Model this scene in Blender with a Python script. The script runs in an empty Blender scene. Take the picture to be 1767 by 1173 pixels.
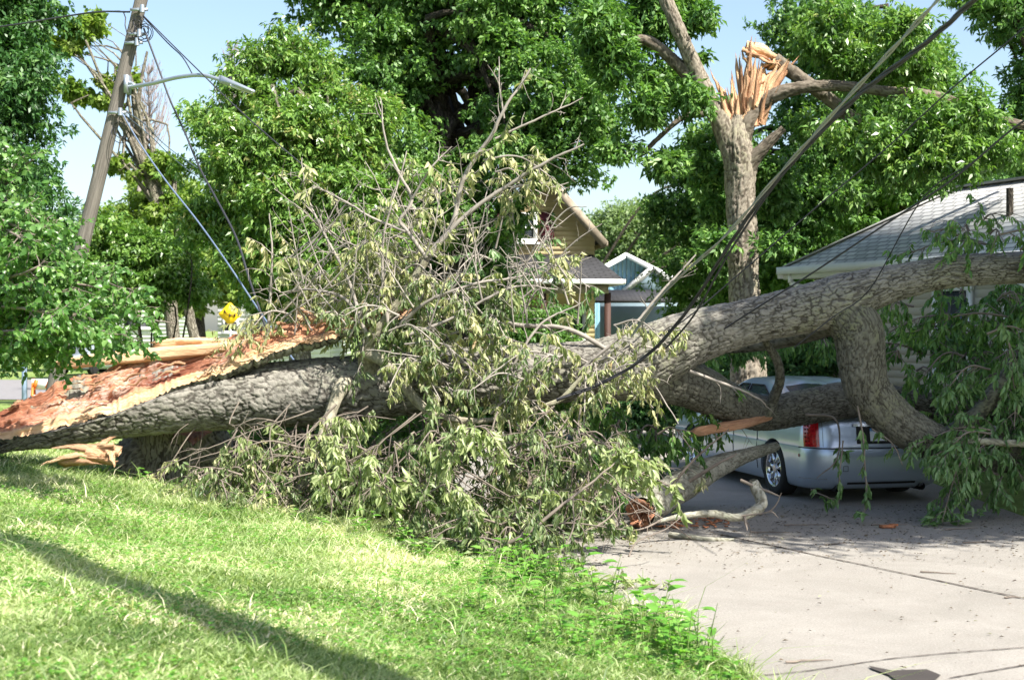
import bpy, math, random
import numpy as np
from mathutils import Vector, Matrix

# ------------------------------------------------------------------ camera, sky, sun
F = 2454.0; CX = 883.5; HZ = 568.0; H = 2.1
scene = bpy.context.scene
cam_d = bpy.data.cameras.new("camera"); cam = bpy.data.objects.new("camera", cam_d)
scene.collection.objects.link(cam); scene.camera = cam
cam.location = (0, 0, H)
cam.rotation_euler = (math.radians(90) - math.atan((586.5 - HZ) / F), 0, 0)
cam_d.sensor_width = 36.0; cam_d.lens = 36.0 * F / 1767.0
cam_d.clip_end = 2000; cam_d.clip_start = 0.1
cam_d.dof.use_dof = True; cam_d.dof.focus_distance = 15.2; cam_d.dof.aperture_fstop = 3.2

SUN_EL = 50.0
SH = np.array([0.70, -0.714])                       # horizontal direction towards the sun
world = bpy.data.worlds.new("World"); scene.world = world; world.use_nodes = True
wn = world.node_tree.nodes; wl = world.node_tree.links
sky = wn.new("ShaderNodeTexSky"); sky.sky_type = 'NISHITA'; sky.sun_disc = False
sky.sun_elevation = math.radians(SUN_EL); sky.sun_rotation = math.atan2(SH[0], SH[1])
sky.air_density = 1.0; sky.dust_density = 1.8; sky.ozone_density = 0.8
wl.new(sky.outputs[0], wn["Background"].inputs[0]); wn["Background"].inputs[1].default_value = 0.10
sun_d = bpy.data.lights.new("sun", 'SUN'); sun_d.energy = 5.0; sun_d.angle = math.radians(0.53); sun_d.color = (1.0, 0.955, 0.87)
sun = bpy.data.objects.new("sun", sun_d); scene.collection.objects.link(sun)
ce = math.cos(math.radians(SUN_EL))
SV = Vector((SH[0] * ce, SH[1] * ce, math.sin(math.radians(SUN_EL))))
sun.rotation_euler = SV.to_track_quat('Z', 'Y').to_euler(); sun.location = SV * 40
vs = scene.view_settings
vs.view_transform = 'Standard'; vs.look = 'None'; vs.gamma = 1.0; vs.exposure = 1.3; vs.use_curve_mapping = False
scene.cycles.max_bounces = 6; scene.cycles.diffuse_bounces = 3; scene.cycles.transmission_bounces = 4
scene.cycles.glossy_bounces = 3; scene.cycles.transparent_max_bounces = 6

rng = np.random.default_rng(7); random.seed(7)

# ------------------------------------------------------------------ helpers
def P(px, py, Y): return np.array([(px - CX) / F * Y, Y, H - (py - HZ) / F * Y])
def PR(lst):      # (px, py, rpx, Y) -> (x, y, z, r)
    return np.array([list(P(a, b, y)) + [r / F * y] for a, b, r, y in lst])
def col_link(o): scene.collection.objects.link(o)
def norm(v): return v / np.maximum(np.linalg.norm(v, axis=-1, keepdims=True), 1e-9)
def sstep(a, b, x): t = np.clip((x - a) / (b - a), 0, 1); return t * t * (3 - 2 * t)

_tab = np.random.default_rng(99).random(4096)
def _h(i, j, k): return _tab[(i * 73 + j * 1291 + k * 3571 + (i * j) * 7 + (j * k) * 13) & 4095]
def vnoise(x, y, z=0.0):
    x, y, z = np.broadcast_arrays(np.asarray(x, float), np.asarray(y, float), np.asarray(z, float))
    xi, yi, zi = np.floor(x).astype(int), np.floor(y).astype(int), np.floor(z).astype(int)
    fx, fy, fz = x - xi, y - yi, z - zi
    fx, fy, fz = fx*fx*(3-2*fx), fy*fy*(3-2*fy), fz*fz*(3-2*fz)
    r = 0
    for a in (0, 1):
        for b in (0, 1):
            for c in (0, 1):
                r = r + _h(xi+a, yi+b, zi+c) * (fx if a else 1-fx) * (fy if b else 1-fy) * (fz if c else 1-fz)
    return r
def fbm(x, y, z=0.0, o=4):
    r = 0; a = 0.5; s = 0
    for k in range(o):
        r = r + a * vnoise(np.asarray(x)*2**k + 7.3*k, np.asarray(y)*2**k + 3.1*k, np.asarray(z)*2**k); s += a; a *= .5
    return r / s

def mesh_obj(name, V, Q=None, T=None, mat=None, parent=None, smooth=False, uv=None, attrs=None, mats=None, midx=None):
    me = bpy.data.meshes.new(name)
    V = np.asarray(V, dtype=np.float32)
    Q = np.zeros((0, 4), int) if Q is None or len(Q) == 0 else np.asarray(Q, int)
    T = np.zeros((0, 3), int) if T is None or len(T) == 0 else np.asarray(T, int)
    nl = Q.size + T.size; npoly = len(Q) + len(T)
    me.vertices.add(len(V)); me.vertices.foreach_set("co", V.ravel())
    li = np.concatenate([Q.ravel(), T.ravel()]).astype(np.int32)
    me.loops.add(nl); me.loops.foreach_set("vertex_index", li)
    me.polygons.add(npoly)
    st = np.concatenate([np.arange(len(Q)) * 4, len(Q) * 4 + np.arange(len(T)) * 3]).astype(np.int32)
    me.polygons.foreach_set("loop_start", st)
    if smooth: me.polygons.foreach_set("use_smooth", np.ones(npoly, bool))
    if uv is not None:
        l = me.uv_layers.new(name="UVMap"); l.data.foreach_set("uv", np.asarray(uv, np.float32)[li].ravel())
    for k, a in (attrs or {}).items():
        at = me.attributes.new(k, 'FLOAT', 'POINT'); at.data.foreach_set("value", np.asarray(a, np.float32))
    for m in (mats or ([mat] if mat else [])): me.materials.append(m)
    if midx is not None: me.polygons.foreach_set("material_index", np.asarray(midx, np.int32))
    me.update(calc_edges=True)
    o = bpy.data.objects.new(name, me); col_link(o)
    if parent is not None:
        o.parent = parent; o.matrix_parent_inverse = Matrix.LocRotScale(parent.location, parent.rotation_euler, None).inverted() if not parent.get('_local') else Matrix()
    return o

class MB:
    def __init__(s): s.V = []; s.Q = []; s.T = []; s.U = []; s.n = 0; s.A = {}
    def add(s, V, Q=None, T=None, uv=None, **at):
        V = np.asarray(V, float)
        if Q is not None and len(Q): s.Q.append(np.asarray(Q, int) + s.n)
        if T is not None and len(T): s.T.append(np.asarray(T, int) + s.n)
        s.V.append(V); s.U.append(np.zeros((len(V), 2)) if uv is None else np.asarray(uv, float))
        for k, a in at.items(): s.A.setdefault(k, []).append(np.broadcast_to(np.asarray(a, float), (len(V),)))
        s.n += len(V)
    def tube(s, C, R, ns=8, cap=True, seed=0.0):
        V, Q, uv = tube(C, R, ns); s.add(V, Q, uv=uv + seed)
        if cap:
            n = len(C); m = ns + 1
            e = V[-m:-1]; c = e.mean(0); s.add(np.vstack([e, c]), T=[[i, (i+1) % ns, ns] for i in range(ns)])
            e = V[:ns]; c = e.mean(0); s.add(np.vstack([e, c]), T=[[(i+1) % ns, i, ns] for i in range(ns)])
    def box(s, c, d, M=None):
        x, y, z = np.array(d) / 2.0
        v = np.array([[-x,-y,-z],[x,-y,-z],[x,y,-z],[-x,y,-z],[-x,-y,z],[x,-y,z],[x,y,z],[-x,y,z]])
        if M is not None: v = v @ np.array(M).T
        s.add(v + np.array(c), [[0,3,2,1],[4,5,6,7],[0,1,5,4],[1,2,6,5],[2,3,7,6],[3,0,4,7]],
              uv=v[:, [0, 2]])
    def bar(s, a, b, w, h):
        a = np.array(a, float); b = np.array(b, float); t = norm(b - a)
        up = np.array([0, 0, 1.0]) if abs(t[2]) < .95 else np.array([0, 1.0, 0])
        x = norm(np.cross(t, up)); z = np.cross(x, t)
        s.box((a + b) / 2, (w, np.linalg.norm(b - a), h), np.array([x, t, z]).T)
    def poly(s, pts, thick, n=None):
        pts = np.array(pts, float); k = len(pts)
        if n is None: n = norm(np.cross(pts[1]-pts[0], pts[2]-pts[0]))
        V = np.vstack([pts, pts - np.array(n) * thick, pts.mean(0), pts.mean(0) - np.array(n) * thick])
        T = [[i, (i+1) % k, 2*k] for i in range(k)] + [[k + (i+1) % k, k + i, 2*k+1] for i in range(k)]
        Q = [[i, k+i, k+(i+1) % k, (i+1) % k] for i in range(k)]
        s.add(V, Q, T, uv=V[:, :2])
    def build(s, name, mat, parent=None, smooth=False, **k):
        V = np.vstack(s.V); Q = np.vstack(s.Q) if s.Q else None; T = np.vstack(s.T) if s.T else None
        at = {a: np.concatenate(v) for a, v in s.A.items() if sum(len(x) for x in v) == s.n}
        return mesh_obj(name, V, Q, T, mat, parent, smooth, np.vstack(s.U), at, **k)

def catmull(A, step):
    A = np.asarray(A, float)
    if len(A) == 2: n = max(2, int(np.linalg.norm(A[1,:3]-A[0,:3]) / step) + 1); t = np.linspace(0, 1, n)[:, None]; return A[0]*(1-t) + A[1]*t
    E = np.vstack([2*A[0]-A[1], A, 2*A[-1]-A[-2]]); out = []
    for i in range(1, len(E)-2):
        p0, p1, p2, p3 = E[i-1], E[i], E[i+1], E[i+2]
        n = max(1, int(round(np.linalg.norm(p2[:3]-p1[:3]) / step)))
        t = np.linspace(0, 1, n, endpoint=False)[:, None]
        out.append(.5*((2*p1) + (-p0+p2)*t + (2*p0-5*p1+4*p2-p3)*t**2 + (-p0+3*p1-3*p2+p3)*t**3))
    out.append(A[-1:]); return np.vstack(out)

def frames(C):
    T = np.gradient(C, axis=0); T = norm(T); n0 = np.array([0, 1.0, 0.05])
    if abs(T[0] @ n0) > .93: n0 = np.array([1.0, 0, 0])
    N = np.zeros_like(C); n = n0
    for i in range(len(C)):
        n = n - (n @ T[i]) * T[i]; n = n / max(np.linalg.norm(n), 1e-9); N[i] = n
    return T, N, np.cross(T, N)

def tube(C, R, ns):
    C = np.asarray(C, float); R = np.broadcast_to(np.asarray(R, float), (len(C),))
    T, N, B = frames(C); a = np.linspace(0, 2*np.pi, ns+1)
    V = C[:, None] + R[:, None, None] * (np.cos(a)[None, :, None] * N[:, None] + np.sin(a)[None, :, None] * B[:, None])
    L = np.concatenate([[0], np.cumsum(np.linalg.norm(np.diff(C, axis=0), axis=1))])
    uv = np.stack([np.broadcast_to(a / (2*np.pi) * (2*np.pi*R.mean()), V.shape[:2]), np.broadcast_to(L[:, None], V.shape[:2])], -1)
    n = len(C); i, j = np.meshgrid(np.arange(n-1), np.arange(ns), indexing='ij'); m = ns+1
    Q = np.stack([i*m+j, i*m+j+1, (i+1)*m+j+1, (i+1)*m+j], -1).reshape(-1, 4)
    return V.reshape(-1, 3), Q, uv.reshape(-1, 2)

def voro(u, v, nu, r):      # periodic in u (0..1)
    x = u * nu; y = v; xi = np.floor(x).astype(int); yi = np.floor(y).astype(int)
    f1 = np.full(x.shape, 9.); f2 = np.full(x.shape, 9.); idv = np.zeros(x.shape)
    for a in (-1, 0, 1):
        for b in (-1, 0, 1):
            cx, cy = xi+a, yi+b; cm = cx % nu
            jx = _h(cm, cy, int(r)); jy = _h(cm+57, cy+11, int(r))
            d = np.hypot(cx+.1+.8*jx-x, cy+.1+.8*jy-y); m = d < f1
            f2 = np.where(m, f1, np.minimum(f2, d)); idv = np.where(m, _h(cm+5, cy+3, 2), idv); f1 = np.where(m, d, f1)
    return f1, f2, idv

def bark_log(pts, step, amp, cell, cellv, seed, lump=.05, rough_end=0.0):
    """detailed bark tube: real plates and furrows. returns V, Q, furrow, plate"""
    A = catmull(pts, step); C = A[:, :3]; R = A[:, 3]
    ns = max(16, int(2*np.pi*R.max() / step)); T, N, B = frames(C)
    a = np.linspace(0, 2*np.pi, ns+1); L = np.concatenate([[0], np.cumsum(np.linalg.norm(np.diff(C, axis=0), axis=1))])
    U, LL = np.meshgrid(a/(2*np.pi), L); nu = max(5, int(round(2*np.pi*R.mean()/cell)))
    wx = np.cos(U*2*np.pi)*R[:, None]; wy = np.sin(U*2*np.pi)*R[:, None]
    w = 1.7*(fbm(wx*11+seed, wy*11, LL*9, 4) - .5)
    w2 = 1.5*(fbm(wx*11+seed+40, wy*11, LL*9, 4) - .5)
    f1, f2, idv = voro(U + w*.9/nu, LL/cellv + w2*1.1, nu, seed)
    g1, g2, _ = voro(U + w2*1.2/(2*nu), LL/(cellv*.55) + w*1.3, 2*nu+1, seed+3)
    fu_ = 1 - sstep(.03, .20, f2-f1)*(.72+.28*sstep(.02, .22, g2-g1)); d = sstep(.0, .22, f2-f1) * .75 + sstep(0, .22, g2-g1) * .25
    mod = .45+1.1*sstep(.3, .62, fbm(wx*3.1+seed*3, wy*3.1, LL*2.3, 3)); d = 1-(1-d)*np.clip(mod, .35, 1.1); fu_ = np.clip(fu_*np.clip(mod+.1, .4, 1), 0, 1)
    h1, h2, _ = voro(U + w*.5/(3*nu), LL/(cellv*.4) + w2*2, 3*nu+2, seed+7); fu_ = np.maximum(fu_, (1-sstep(0, .16, h2-h1))*.42); d = d - .16*(1-sstep(0, .2, h2-h1))
    rg = np.abs(fbm(wx*15+seed+9, wy*15, LL*4.5, 3)-.5); fu_ = np.maximum(fu_*.92, (1-sstep(.0, .035, rg))*.85); d = d - .35*(1-sstep(0, .05, rg))
    fine = fbm(wx*55, wy*55, LL*55, 2) - .5
    lumpn = fbm(wx*2.2+seed, wy*2.2, LL*1.6, 3) - .5
    disp = amp*(d - .6) + amp*.45*(idv-.5)*d + amp*.5*fine + lumpn*lump*2*R[:, None]
    r = R[:, None] + disp
    V = C[:, None] + r[..., None]*(np.cos(a)[None, :, None]*N[:, None] + np.sin(a)[None, :, None]*B[:, None])
    n = len(C); i, j = np.meshgrid(np.arange(n-1), np.arange(ns), indexing='ij'); m = ns+1
    Q = np.stack([i*m+j, i*m+j+1, (i+1)*m+j+1, (i+1)*m+j], -1).reshape(-1, 4)
    return V.reshape(-1, 3), Q, fu_.ravel(), idv.ravel()

# ------------------------------------------------------------------ materials
class NT:
    def __init__(s, name):
        s.m = bpy.data.materials.new(name); s.m.use_nodes = True; s.t = s.m.node_tree
        s.b = s.t.nodes["Principled BSDF"]; s.out = s.t.nodes["Material Output"]
    def n(s, typ, **k):
        nd = s.t.nodes.new(typ)
        for a, v in k.items():
            if a[0] == 'i' and a[1:].isdigit(): nd.inputs[int(a[1:])].default_value = v
            elif hasattr(nd, a): setattr(nd, a, v)
        return nd
    def l(s, a, b): s.t.links.new(a, b)
    def attr(s, name): return s.n("ShaderNodeAttribute", attribute_name=name).outputs['Fac']
    def obj(s): return s.n("ShaderNodeTexCoord").outputs['Object']
    def uv(s): return s.n("ShaderNodeTexCoord").outputs['UV']
    def map(s, src, sc):
        m = s.n("ShaderNodeMapping"); m.inputs['Scale'].default_value = sc; s.l(src, m.inputs[0]); return m.outputs[0]
    def noise(s, src, scale, detail=4, rough=.6, dist=0):
        n = s.n("ShaderNodeTexNoise"); n.inputs['Scale'].default_value = scale; n.inputs['Detail'].default_value = detail
        n.inputs['Roughness'].default_value = rough; n.inputs['Distortion'].default_value = dist
        if src: s.l(src, n.inputs['Vector'])
        return n.outputs['Fac']
    def ramp(s, src, stops):
        r = s.n("ShaderNodeValToRGB"); e = r.color_ramp.elements
        while len(e) < len(stops): e.new(.5)
        for i, (p, c) in enumerate(stops): e[i].position = p; e[i].color = (*c, 1) if len(c) == 3 else c
        s.l(src, r.inputs[0]); return r.outputs[0]
    def mix(s, f, a, b, mode='MIX'):
        m = s.n("ShaderNodeMix", data_type='RGBA', blend_type=mode)
        for v, i in ((f, 0), (a, 6), (b, 7)):
            if hasattr(v, 'is_linked') or hasattr(v, 'links'): s.l(v, m.inputs[i])
            else: m.inputs[i].default_value = v if i == 0 else (*v, 1) if len(v) == 3 else v
        return m.outputs[2]
    def math(s, op, a, b=0.0, c=0.0):
        m = s.n("ShaderNodeMath", operation=op)
        for i, v in enumerate((a, b, c)):
            if hasattr(v, 'links'): s.l(v, m.inputs[i])
            else: m.inputs[i].default_value = v
        return m.outputs[0]
    def col(s, c):
        if hasattr(c, 'links'): s.l(c, s.b.inputs['Base Color'])
        else: s.b.inputs['Base Color'].default_value = (*c, 1)
    def set(s, rough=.6, metal=0, spec=.5, coat=0):
        s.b.inputs['Roughness'].default_value = rough; s.b.inputs['Metallic'].default_value = metal
        s.b.inputs['Specular IOR Level'].default_value = spec; s.b.inputs['Coat Weight'].default_value = coat
    def bump(s, h, dist=.01, strength=1.0):
        b = s.n("ShaderNodeBump"); b.inputs['Distance'].default_value = dist; b.inputs['Strength'].default_value = strength
        s.l(h, b.inputs['Height']); s.l(b.outputs[0], s.b.inputs['Normal'])

def plain(name, c, rough=.6, metal=0, var=.15, scale=3, spec=.4, coat=0):
    t = NT(name); t.set(rough, metal, spec, coat)
    n = t.noise(t.obj(), scale, 5)
    t.col(t.ramp(n, [(.3, tuple(x*(1-var) for x in c)), (.7, tuple(min(1, x*(1+var)) for x in c))])); return t.m

def leaf_mat(name, stops, trans=.35, rough=.45, spec=.45, tc=1.6):
    t = NT(name); r = t.attr("rnd"); c = t.ramp(r, stops); t.col(c); t.set(rough, 0, spec)
    tr = t.n("ShaderNodeBsdfTranslucent"); hs = t.mix(1.0, c, (tc*.9, tc, tc*.45), 'MULTIPLY'); t.l(hs, tr.inputs[0])
    mx = t.n("ShaderNodeMixShader"); mx.inputs[0].default_value = trans
    t.l(t.b.outputs[0], mx.inputs[1]); t.l(tr.outputs[0], mx.inputs[2]); t.l(mx.outputs[0], t.out.inputs[0]); return t.m

def bark_mat(name, light, dark, moss=None, furrow=True):
    t = NT(name); t.set(.9, 0, .2); o = t.obj()
    big = t.noise(o, 1.3, 3); mid = t.noise(o, 14, 5, .7); fine = t.noise(o, 90, 3)
    l2 = tuple(x*.5 for x in light)
    c = t.ramp(mid, [(.32, l2), (.62, light)])
    if moss:
        mm = t.ramp(big, [(.50, (0,0,0)), (.62, (1,1,1))]); mm2 = t.math('MULTIPLY', mm, t.ramp(mid, [(.4, (0,0,0)), (.6, (1,1,1))]))
        c = t.mix(t.math('MULTIPLY', mm2, .75), c, moss)
    if furrow:
        f = t.ramp(t.attr("furrow"), [(.12, (0,0,0)), (.62, (1,1,1))]); c = t.mix(t.math('MULTIPLY', f, .88), c, dark)
        c = t.mix(t.math('MULTIPLY', t.attr("plate"), .35), c, tuple(min(1, x*1.35) for x in light))
        t.bump(fine, .006)
    else:
        m = t.map(t.uv(), (14, 3.2, 1)); v = t.n("ShaderNodeTexVoronoi", feature='DISTANCE_TO_EDGE'); v.inputs['Scale'].default_value = 1.6
        wv = t.n("ShaderNodeVectorMath", operation='ADD'); t.l(m, wv.inputs[0])
        nz = t.n("ShaderNodeTexNoise"); nz.inputs['Scale'].default_value = 1.5; t.l(m, nz.inputs['Vector']); t.l(nz.outputs['Color'], wv.inputs[1]); t.l(wv.outputs[0], v.inputs['Vector'])
        fr = t.ramp(v.outputs['Distance'], [(.02, (1,1,1)), (.18, (0,0,0))]); c = t.mix(t.math('MULTIPLY', fr, .75), c, dark)
        inv = t.math('SUBTRACT', 1.0, fr); t.bump(t.math('ADD', inv, t.math('MULTIPLY', fine, .4)), .02)
    t.col(c); return t.m

M = {}
M['log_bark'] = bark_mat("log_bark", (.25, .235, .205), (.03, .025, .02), (.23, .235, .15))
M['limb_bark'] = bark_mat("limb_bark", (.16, .155, .125), (.03, .026, .02), (.18, .19, .09))
M['tree_bark'] = bark_mat("tree_bark", (.30, .245, .175), (.06, .045, .03), None, furrow=False)
M['dark_bark'] = bark_mat("dark_bark", (.10, .085, .065), (.02, .016, .012), None, furrow=False)
M['pale_bark'] = bark_mat("pale_bark", (.33, .30, .24), (.10, .085, .06), (.25, .27, .15), furrow=False)
M['twig'] = plain("twig", (.17, .14, .115), .85, 0, .3, 6)
M['grey_twig'] = plain("grey_twig", (.27, .24, .21), .85, 0, .3, 6)
M['bare_twig'] = plain("bare_twig", (.30, .25, .24), .9, 0, .2, 2)
M['leaf_wilted'] = leaf_mat("leaf_wilted", [(0, (.13, .18, .05)), (.3, (.26, .31, .12)), (.6, (.40, .41, .20)), (.92, (.52, .48, .27)), (1, (.32, .16, .07))], .3, .5, .5, 1.3)
M['leaf_fresh'] = leaf_mat("leaf_fresh", [(0, (.06, .13, .03)), (.5, (.13, .24, .08)), (1, (.22, .32, .14))], .3, .4, .5)
M['leaf_deep'] = leaf_mat("leaf_deep", [(0, (.035, .09, .02)), (.4, (.09, .20, .045)), (.8, (.17, .30, .07)), (1, (.24, .36, .10))], .28, .46, .45)
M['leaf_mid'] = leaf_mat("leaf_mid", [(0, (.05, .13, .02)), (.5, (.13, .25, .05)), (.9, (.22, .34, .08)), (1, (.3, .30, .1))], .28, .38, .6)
M['leaf_bright'] = leaf_mat("leaf_bright", [(0, (.09, .17, .02)), (.5, (.17, .26, .045)), (1, (.28, .34, .09))], .38, .45, .4)
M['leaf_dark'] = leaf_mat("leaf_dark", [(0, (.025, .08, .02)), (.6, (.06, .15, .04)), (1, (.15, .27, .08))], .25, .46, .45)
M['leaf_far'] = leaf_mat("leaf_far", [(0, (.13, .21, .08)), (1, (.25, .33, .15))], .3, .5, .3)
M['grass'] = leaf_mat("grass_blade", [(0, (.09, .16, .04)), (.3, (.22, .31, .10)), (.65, (.42, .50, .24)), (1, (.68, .64, .45))], .4, .45, .35, 1.5)
M['weed'] = leaf_mat("weed_leaf", [(0, (.07, .20, .02)), (.6, (.14, .33, .05)), (1, (.24, .44, .09))], .4, .45, .4, 1.4)

def wood_mat():
    t = NT("split_wood"); t.set(.75, 0, .25); u = t.uv()
    st = t.noise(t.map(u, (1.4, 26, 1)), 2.2, 6, .65, .4); st2 = t.noise(t.map(u, (6, 70, 1)), 1.5, 4)
    c = t.ramp(st, [(.25, (.24, .075, .04)), (.42, (.48, .20, .11)), (.58, (.60, .29, .17)), (.8, (.68, .39, .24))])
    c = t.mix(t.attr("pale"), c, t.ramp(st, [(.3, (.62, .33, .16)), (.6, (.86, .62, .38))]))
    c = t.mix(t.attr("rot"), c, t.ramp(st2, [(.35, (.11, .03, .018)), (.7, (.30, .09, .045))]))
    wm = t.math('MULTIPLY', t.attr("white"), t.ramp(t.noise(t.map(u, (3, 9, 1)), 3.0, 6, .75), [(.46, (0,0,0)), (.56, (1,1,1))]))
    c = t.mix(t.math('MULTIPLY', wm, .75), c, (.72, .58, .50))
    cr = t.ramp(t.noise(t.map(u, (2.2, 40, 1)), 1.3, 5, .7), [(.32, (1,1,1)), (.37, (0,0,0))]); c = t.mix(t.math('MULTIPLY', cr, .6), c, (.14, .05, .03))
    t.col(c); t.bump(t.math('ADD', st, t.math('MULTIPLY', st2, .6)), .03); return t.m
M['wood'] = wood_mat()

# ------------------------------------------------------------------ object tagging
def tag(o, label=None, cat=None, group=None, kind=None):
    if label: o['label'] = label
    if cat: o['category'] = cat
    if group: o['group'] = group
    if kind: o['kind'] = kind
    return o
def thing(name, loc, label, cat, group=None, rz=0.0):
    o = bpy.data.objects.new(name, None); col_link(o); o.empty_display_size = .2
    o.location = [float(x) for x in loc]; o.rotation_euler = (0, 0, rz)
    return tag(o, label, cat, group)

# ------------------------------------------------------------------ leaves
def leaves(name, pos, dr, hint, ln, wr, mat, parent, rnd=None, fold=.12, curl=.15, simple=False):
    pos = np.asarray(pos, float); n = len(pos); dr = norm(np.asarray(dr, float)); hint = np.asarray(hint, float)
    s = norm(np.cross(dr, hint)); nn = np.cross(s, dr); ln = np.broadcast_to(np.asarray(ln, float), (n,))[:, None]; w = ln*np.broadcast_to(np.asarray(wr, float), (n,))[:, None]
    if rnd is None: rnd = rng.random(n)
    if simple:
        V = np.stack([pos, pos + dr*ln*.42 + s*w*.5 + nn*ln*fold, pos + dr*ln - nn*ln*curl, pos + dr*ln*.42 - s*w*.5 + nn*ln*fold], 1).reshape(-1, 3)
        k = np.arange(n)[:, None]*4; Q = k + np.array([[0, 1, 2, 3]]); rr = np.repeat(rnd, 4)
        return mesh_obj(name, V, Q, None, mat, parent, attrs={'rnd': rr})
    V = np.stack([pos, pos + dr*ln*.28 + s*w*.44 + nn*ln*fold, pos + dr*ln*.62 + s*w*.42 + nn*ln*(fold-curl*.4),
                  pos + dr*ln - nn*ln*curl, pos + dr*ln*.62 - s*w*.42 + nn*ln*(fold-curl*.4), pos + dr*ln*.28 - s*w*.44 + nn*ln*fold,
                  pos + dr*ln*.28, pos + dr*ln*.62 - nn*ln*curl*.4], 1).reshape(-1, 3)
    k = np.arange(n)[:, None, None]*8
    Q = (k + np.array([[6, 1, 2, 7], [6, 7, 4, 5]])[None]).reshape(-1, 4); T = (k + np.array([[0, 1, 6], [0, 6, 5], [7, 2, 3], [7, 3, 4]])[None]).reshape(-1, 3)
    return mesh_obj(name, V, Q, T, mat, parent, attrs={'rnd': np.repeat(rnd, 8)})

def rdir(n, r=rng):
    v = r.normal(size=(n, 3)); return norm(v)

# ------------------------------------------------------------------ trees
def crown(name, blobs, n, mat, parent, ln=.13, wr=.42, spr=6, seed=1, clump=.55, droop=.35, shell=.35, gap=.0, cn=30, rbias=0.0):
    """blobs: (px, py, rpx, Y, ry) -> sprigs in clumps. returns clump centres"""
    r = np.random.default_rng(seed); B = []
    for b in blobs:
        px, py, rp, Y = b[:4]; rr = rp*.94 / F * Y; asp = b[4] if len(b) > 4 else 1.0
        B.append((P(px, py, Y), rr, rr*asp))
    vol = np.array([b[1]**2.2*b[2]**.5 for b in B]); vol /= vol.sum()
    ncl = max(6, n // (spr*cn)); which = r.choice(len(B), ncl, p=vol)
    c = np.array([B[i][0] for i in which]); rad = np.array([[B[i][1], B[i][1]*1.0, B[i][2]] for i in which])
    d = rdir(ncl, r); rr = ((shell + (1-shell)*r.random(ncl)**.6)*(.78+.42*r.random(ncl)))[:, None]; d[:, 1] -= .25; d = norm(d)
    cc = c + d*rr*rad
    # sprigs
    ns = cn; off = rdir(ncl*ns, r)*(r.random((ncl*ns, 1))**.6)*clump*np.array([1.1, 1.1, .6])
    sc = np.repeat(cc, ns, 0) + off*(.6+.8*np.repeat(r.random((ncl, 1)), ns, 0))
    clr = np.repeat(r.random(ncl), ns)
    outw = norm(sc - np.repeat(c, ns, 0)); m = len(sc)
    ax = norm(outw*.7 + rdir(m, r)*.6 + np.array([0, 0, .15-droop*.5]))
    A = np.repeat(ax, spr, 0); base = np.repeat(sc, spr, 0) + rdir(m*spr, r)*ln*.35
    dd = norm(A*.6 + rdir(m*spr, r)*.85 + np.array([0, 0, -droop]))
    hint = norm(np.array([0, 0, 1.0]) + rdir(m*spr, r)*.95 + outw.repeat(spr, 0)*.3)
    rn = np.clip(.45*np.repeat(clr, spr) + .55*r.random(m*spr) + rbias, 0, 1)
    leaves(name, base, dd, hint, ln*(.7+.6*r.random(m*spr)), wr, mat, parent, rn, .06, .18, simple=True)
    return cc

def limbs(mb, start, targets, r0, r1, bend=.12, ns=6, seed=0, step=.4, up=.15):
    r = np.random.default_rng(seed)
    for t in targets:
        s = start[r.integers(len(start))] if np.ndim(start) == 2 else start
        L = np.linalg.norm(t - s); mid = (s + t)/2 + r.normal(size=3)*L*bend + np.array([0, 0, L*up])
        A = np.array([[*s, r0], [*(s*.6+mid*.4+r.normal(size=3)*L*.03), r0*.85], [*mid, (r0+r1)/2], [*(mid*.45+t*.55+r.normal(size=3)*L*.05), r1*1.2], [*t, r1*.6]])
        A = catmull(A, step); mb.tube(A[:, :3], A[:, 3], ns, cap=False, seed=r.random()*9)

def bgtree(name, label, trunk, blobs, n, leafmat, barkmat, group=None, ln=.13, wr=.36, seed=1, nl=26, lr=(.09, .02), cat='tree', ntrunks=(), **k):
    A = PR(trunk); t = thing(name, (A[0][0], A[0][1], 0), label, cat, group)
    mb = MB()
    for tr in (trunk, *ntrunks):
        B = catmull(PR(tr), .25); w = 1 + .16*(fbm(B[:, 2]*2+seed, B[:, 0]*2, 0, 2)-.5)
        mb.tube(B[:, :3], B[:, 3]*w, 12, seed=seed)
    top = catmull(PR(trunk), .25)[:, :3]; top = top[len(top)//2:]
    cc = crown('crown', blobs, n, leafmat, t, ln, wr, seed=seed, **k)
    r = np.random.default_rng(seed+5)
    limbs(mb, top, cc[r.choice(len(cc), min(nl, len(cc)), replace=False)], lr[0], lr[1], seed=seed, step=.5)
    mb.build('trunk', barkmat, t, True); return t, cc

#SECTION ground
# ------------------------------------------------------------------ ground
def xe(y):
    y = np.asarray(y, float)
    return np.where(y < 16, 1.45 - (y - 8.5)*.33, -1.02) + .10*(vnoise(y*1.1, 3.3)-.5) + .05*(vnoise(y*4, 1.3)-.5)
def gz(x, y):
    u = xe(y) - x; u = np.clip(u, 0, 7)
    s = .15*u*(1 - .25*sstep(5, 8, u)) * (1 - sstep(17, 27, y)) * (.9 + .1*sstep(4, 9, y))
    return s + .05*(fbm(x*1.6, y*1.6, 0, 3)-.5)*sstep(0, .8, u)*2*(1-.0*y)
def ground_z(x, y):
    x = np.asarray(x, float); y = np.asarray(y, float)
    base = gz(x, y)
    right = .10*sstep(5.75, 6.6, x)*(1-sstep(60, 120, y))
    inside = (x > xe(y)) & (x < 5.75) & (y < 30)
    return np.where(inside, -.03, base + right + .002)
xs = np.concatenate([-np.geomspace(9, 900, 26)[::-1], np.arange(-8.9, 8.95, .1), np.geomspace(9, 900, 26)])
ys = np.concatenate([[-60, -20, -8, -3], np.arange(-1, 20, .1), np.linspace(20, 34, 50), np.geomspace(35, 1500, 34)])
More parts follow.
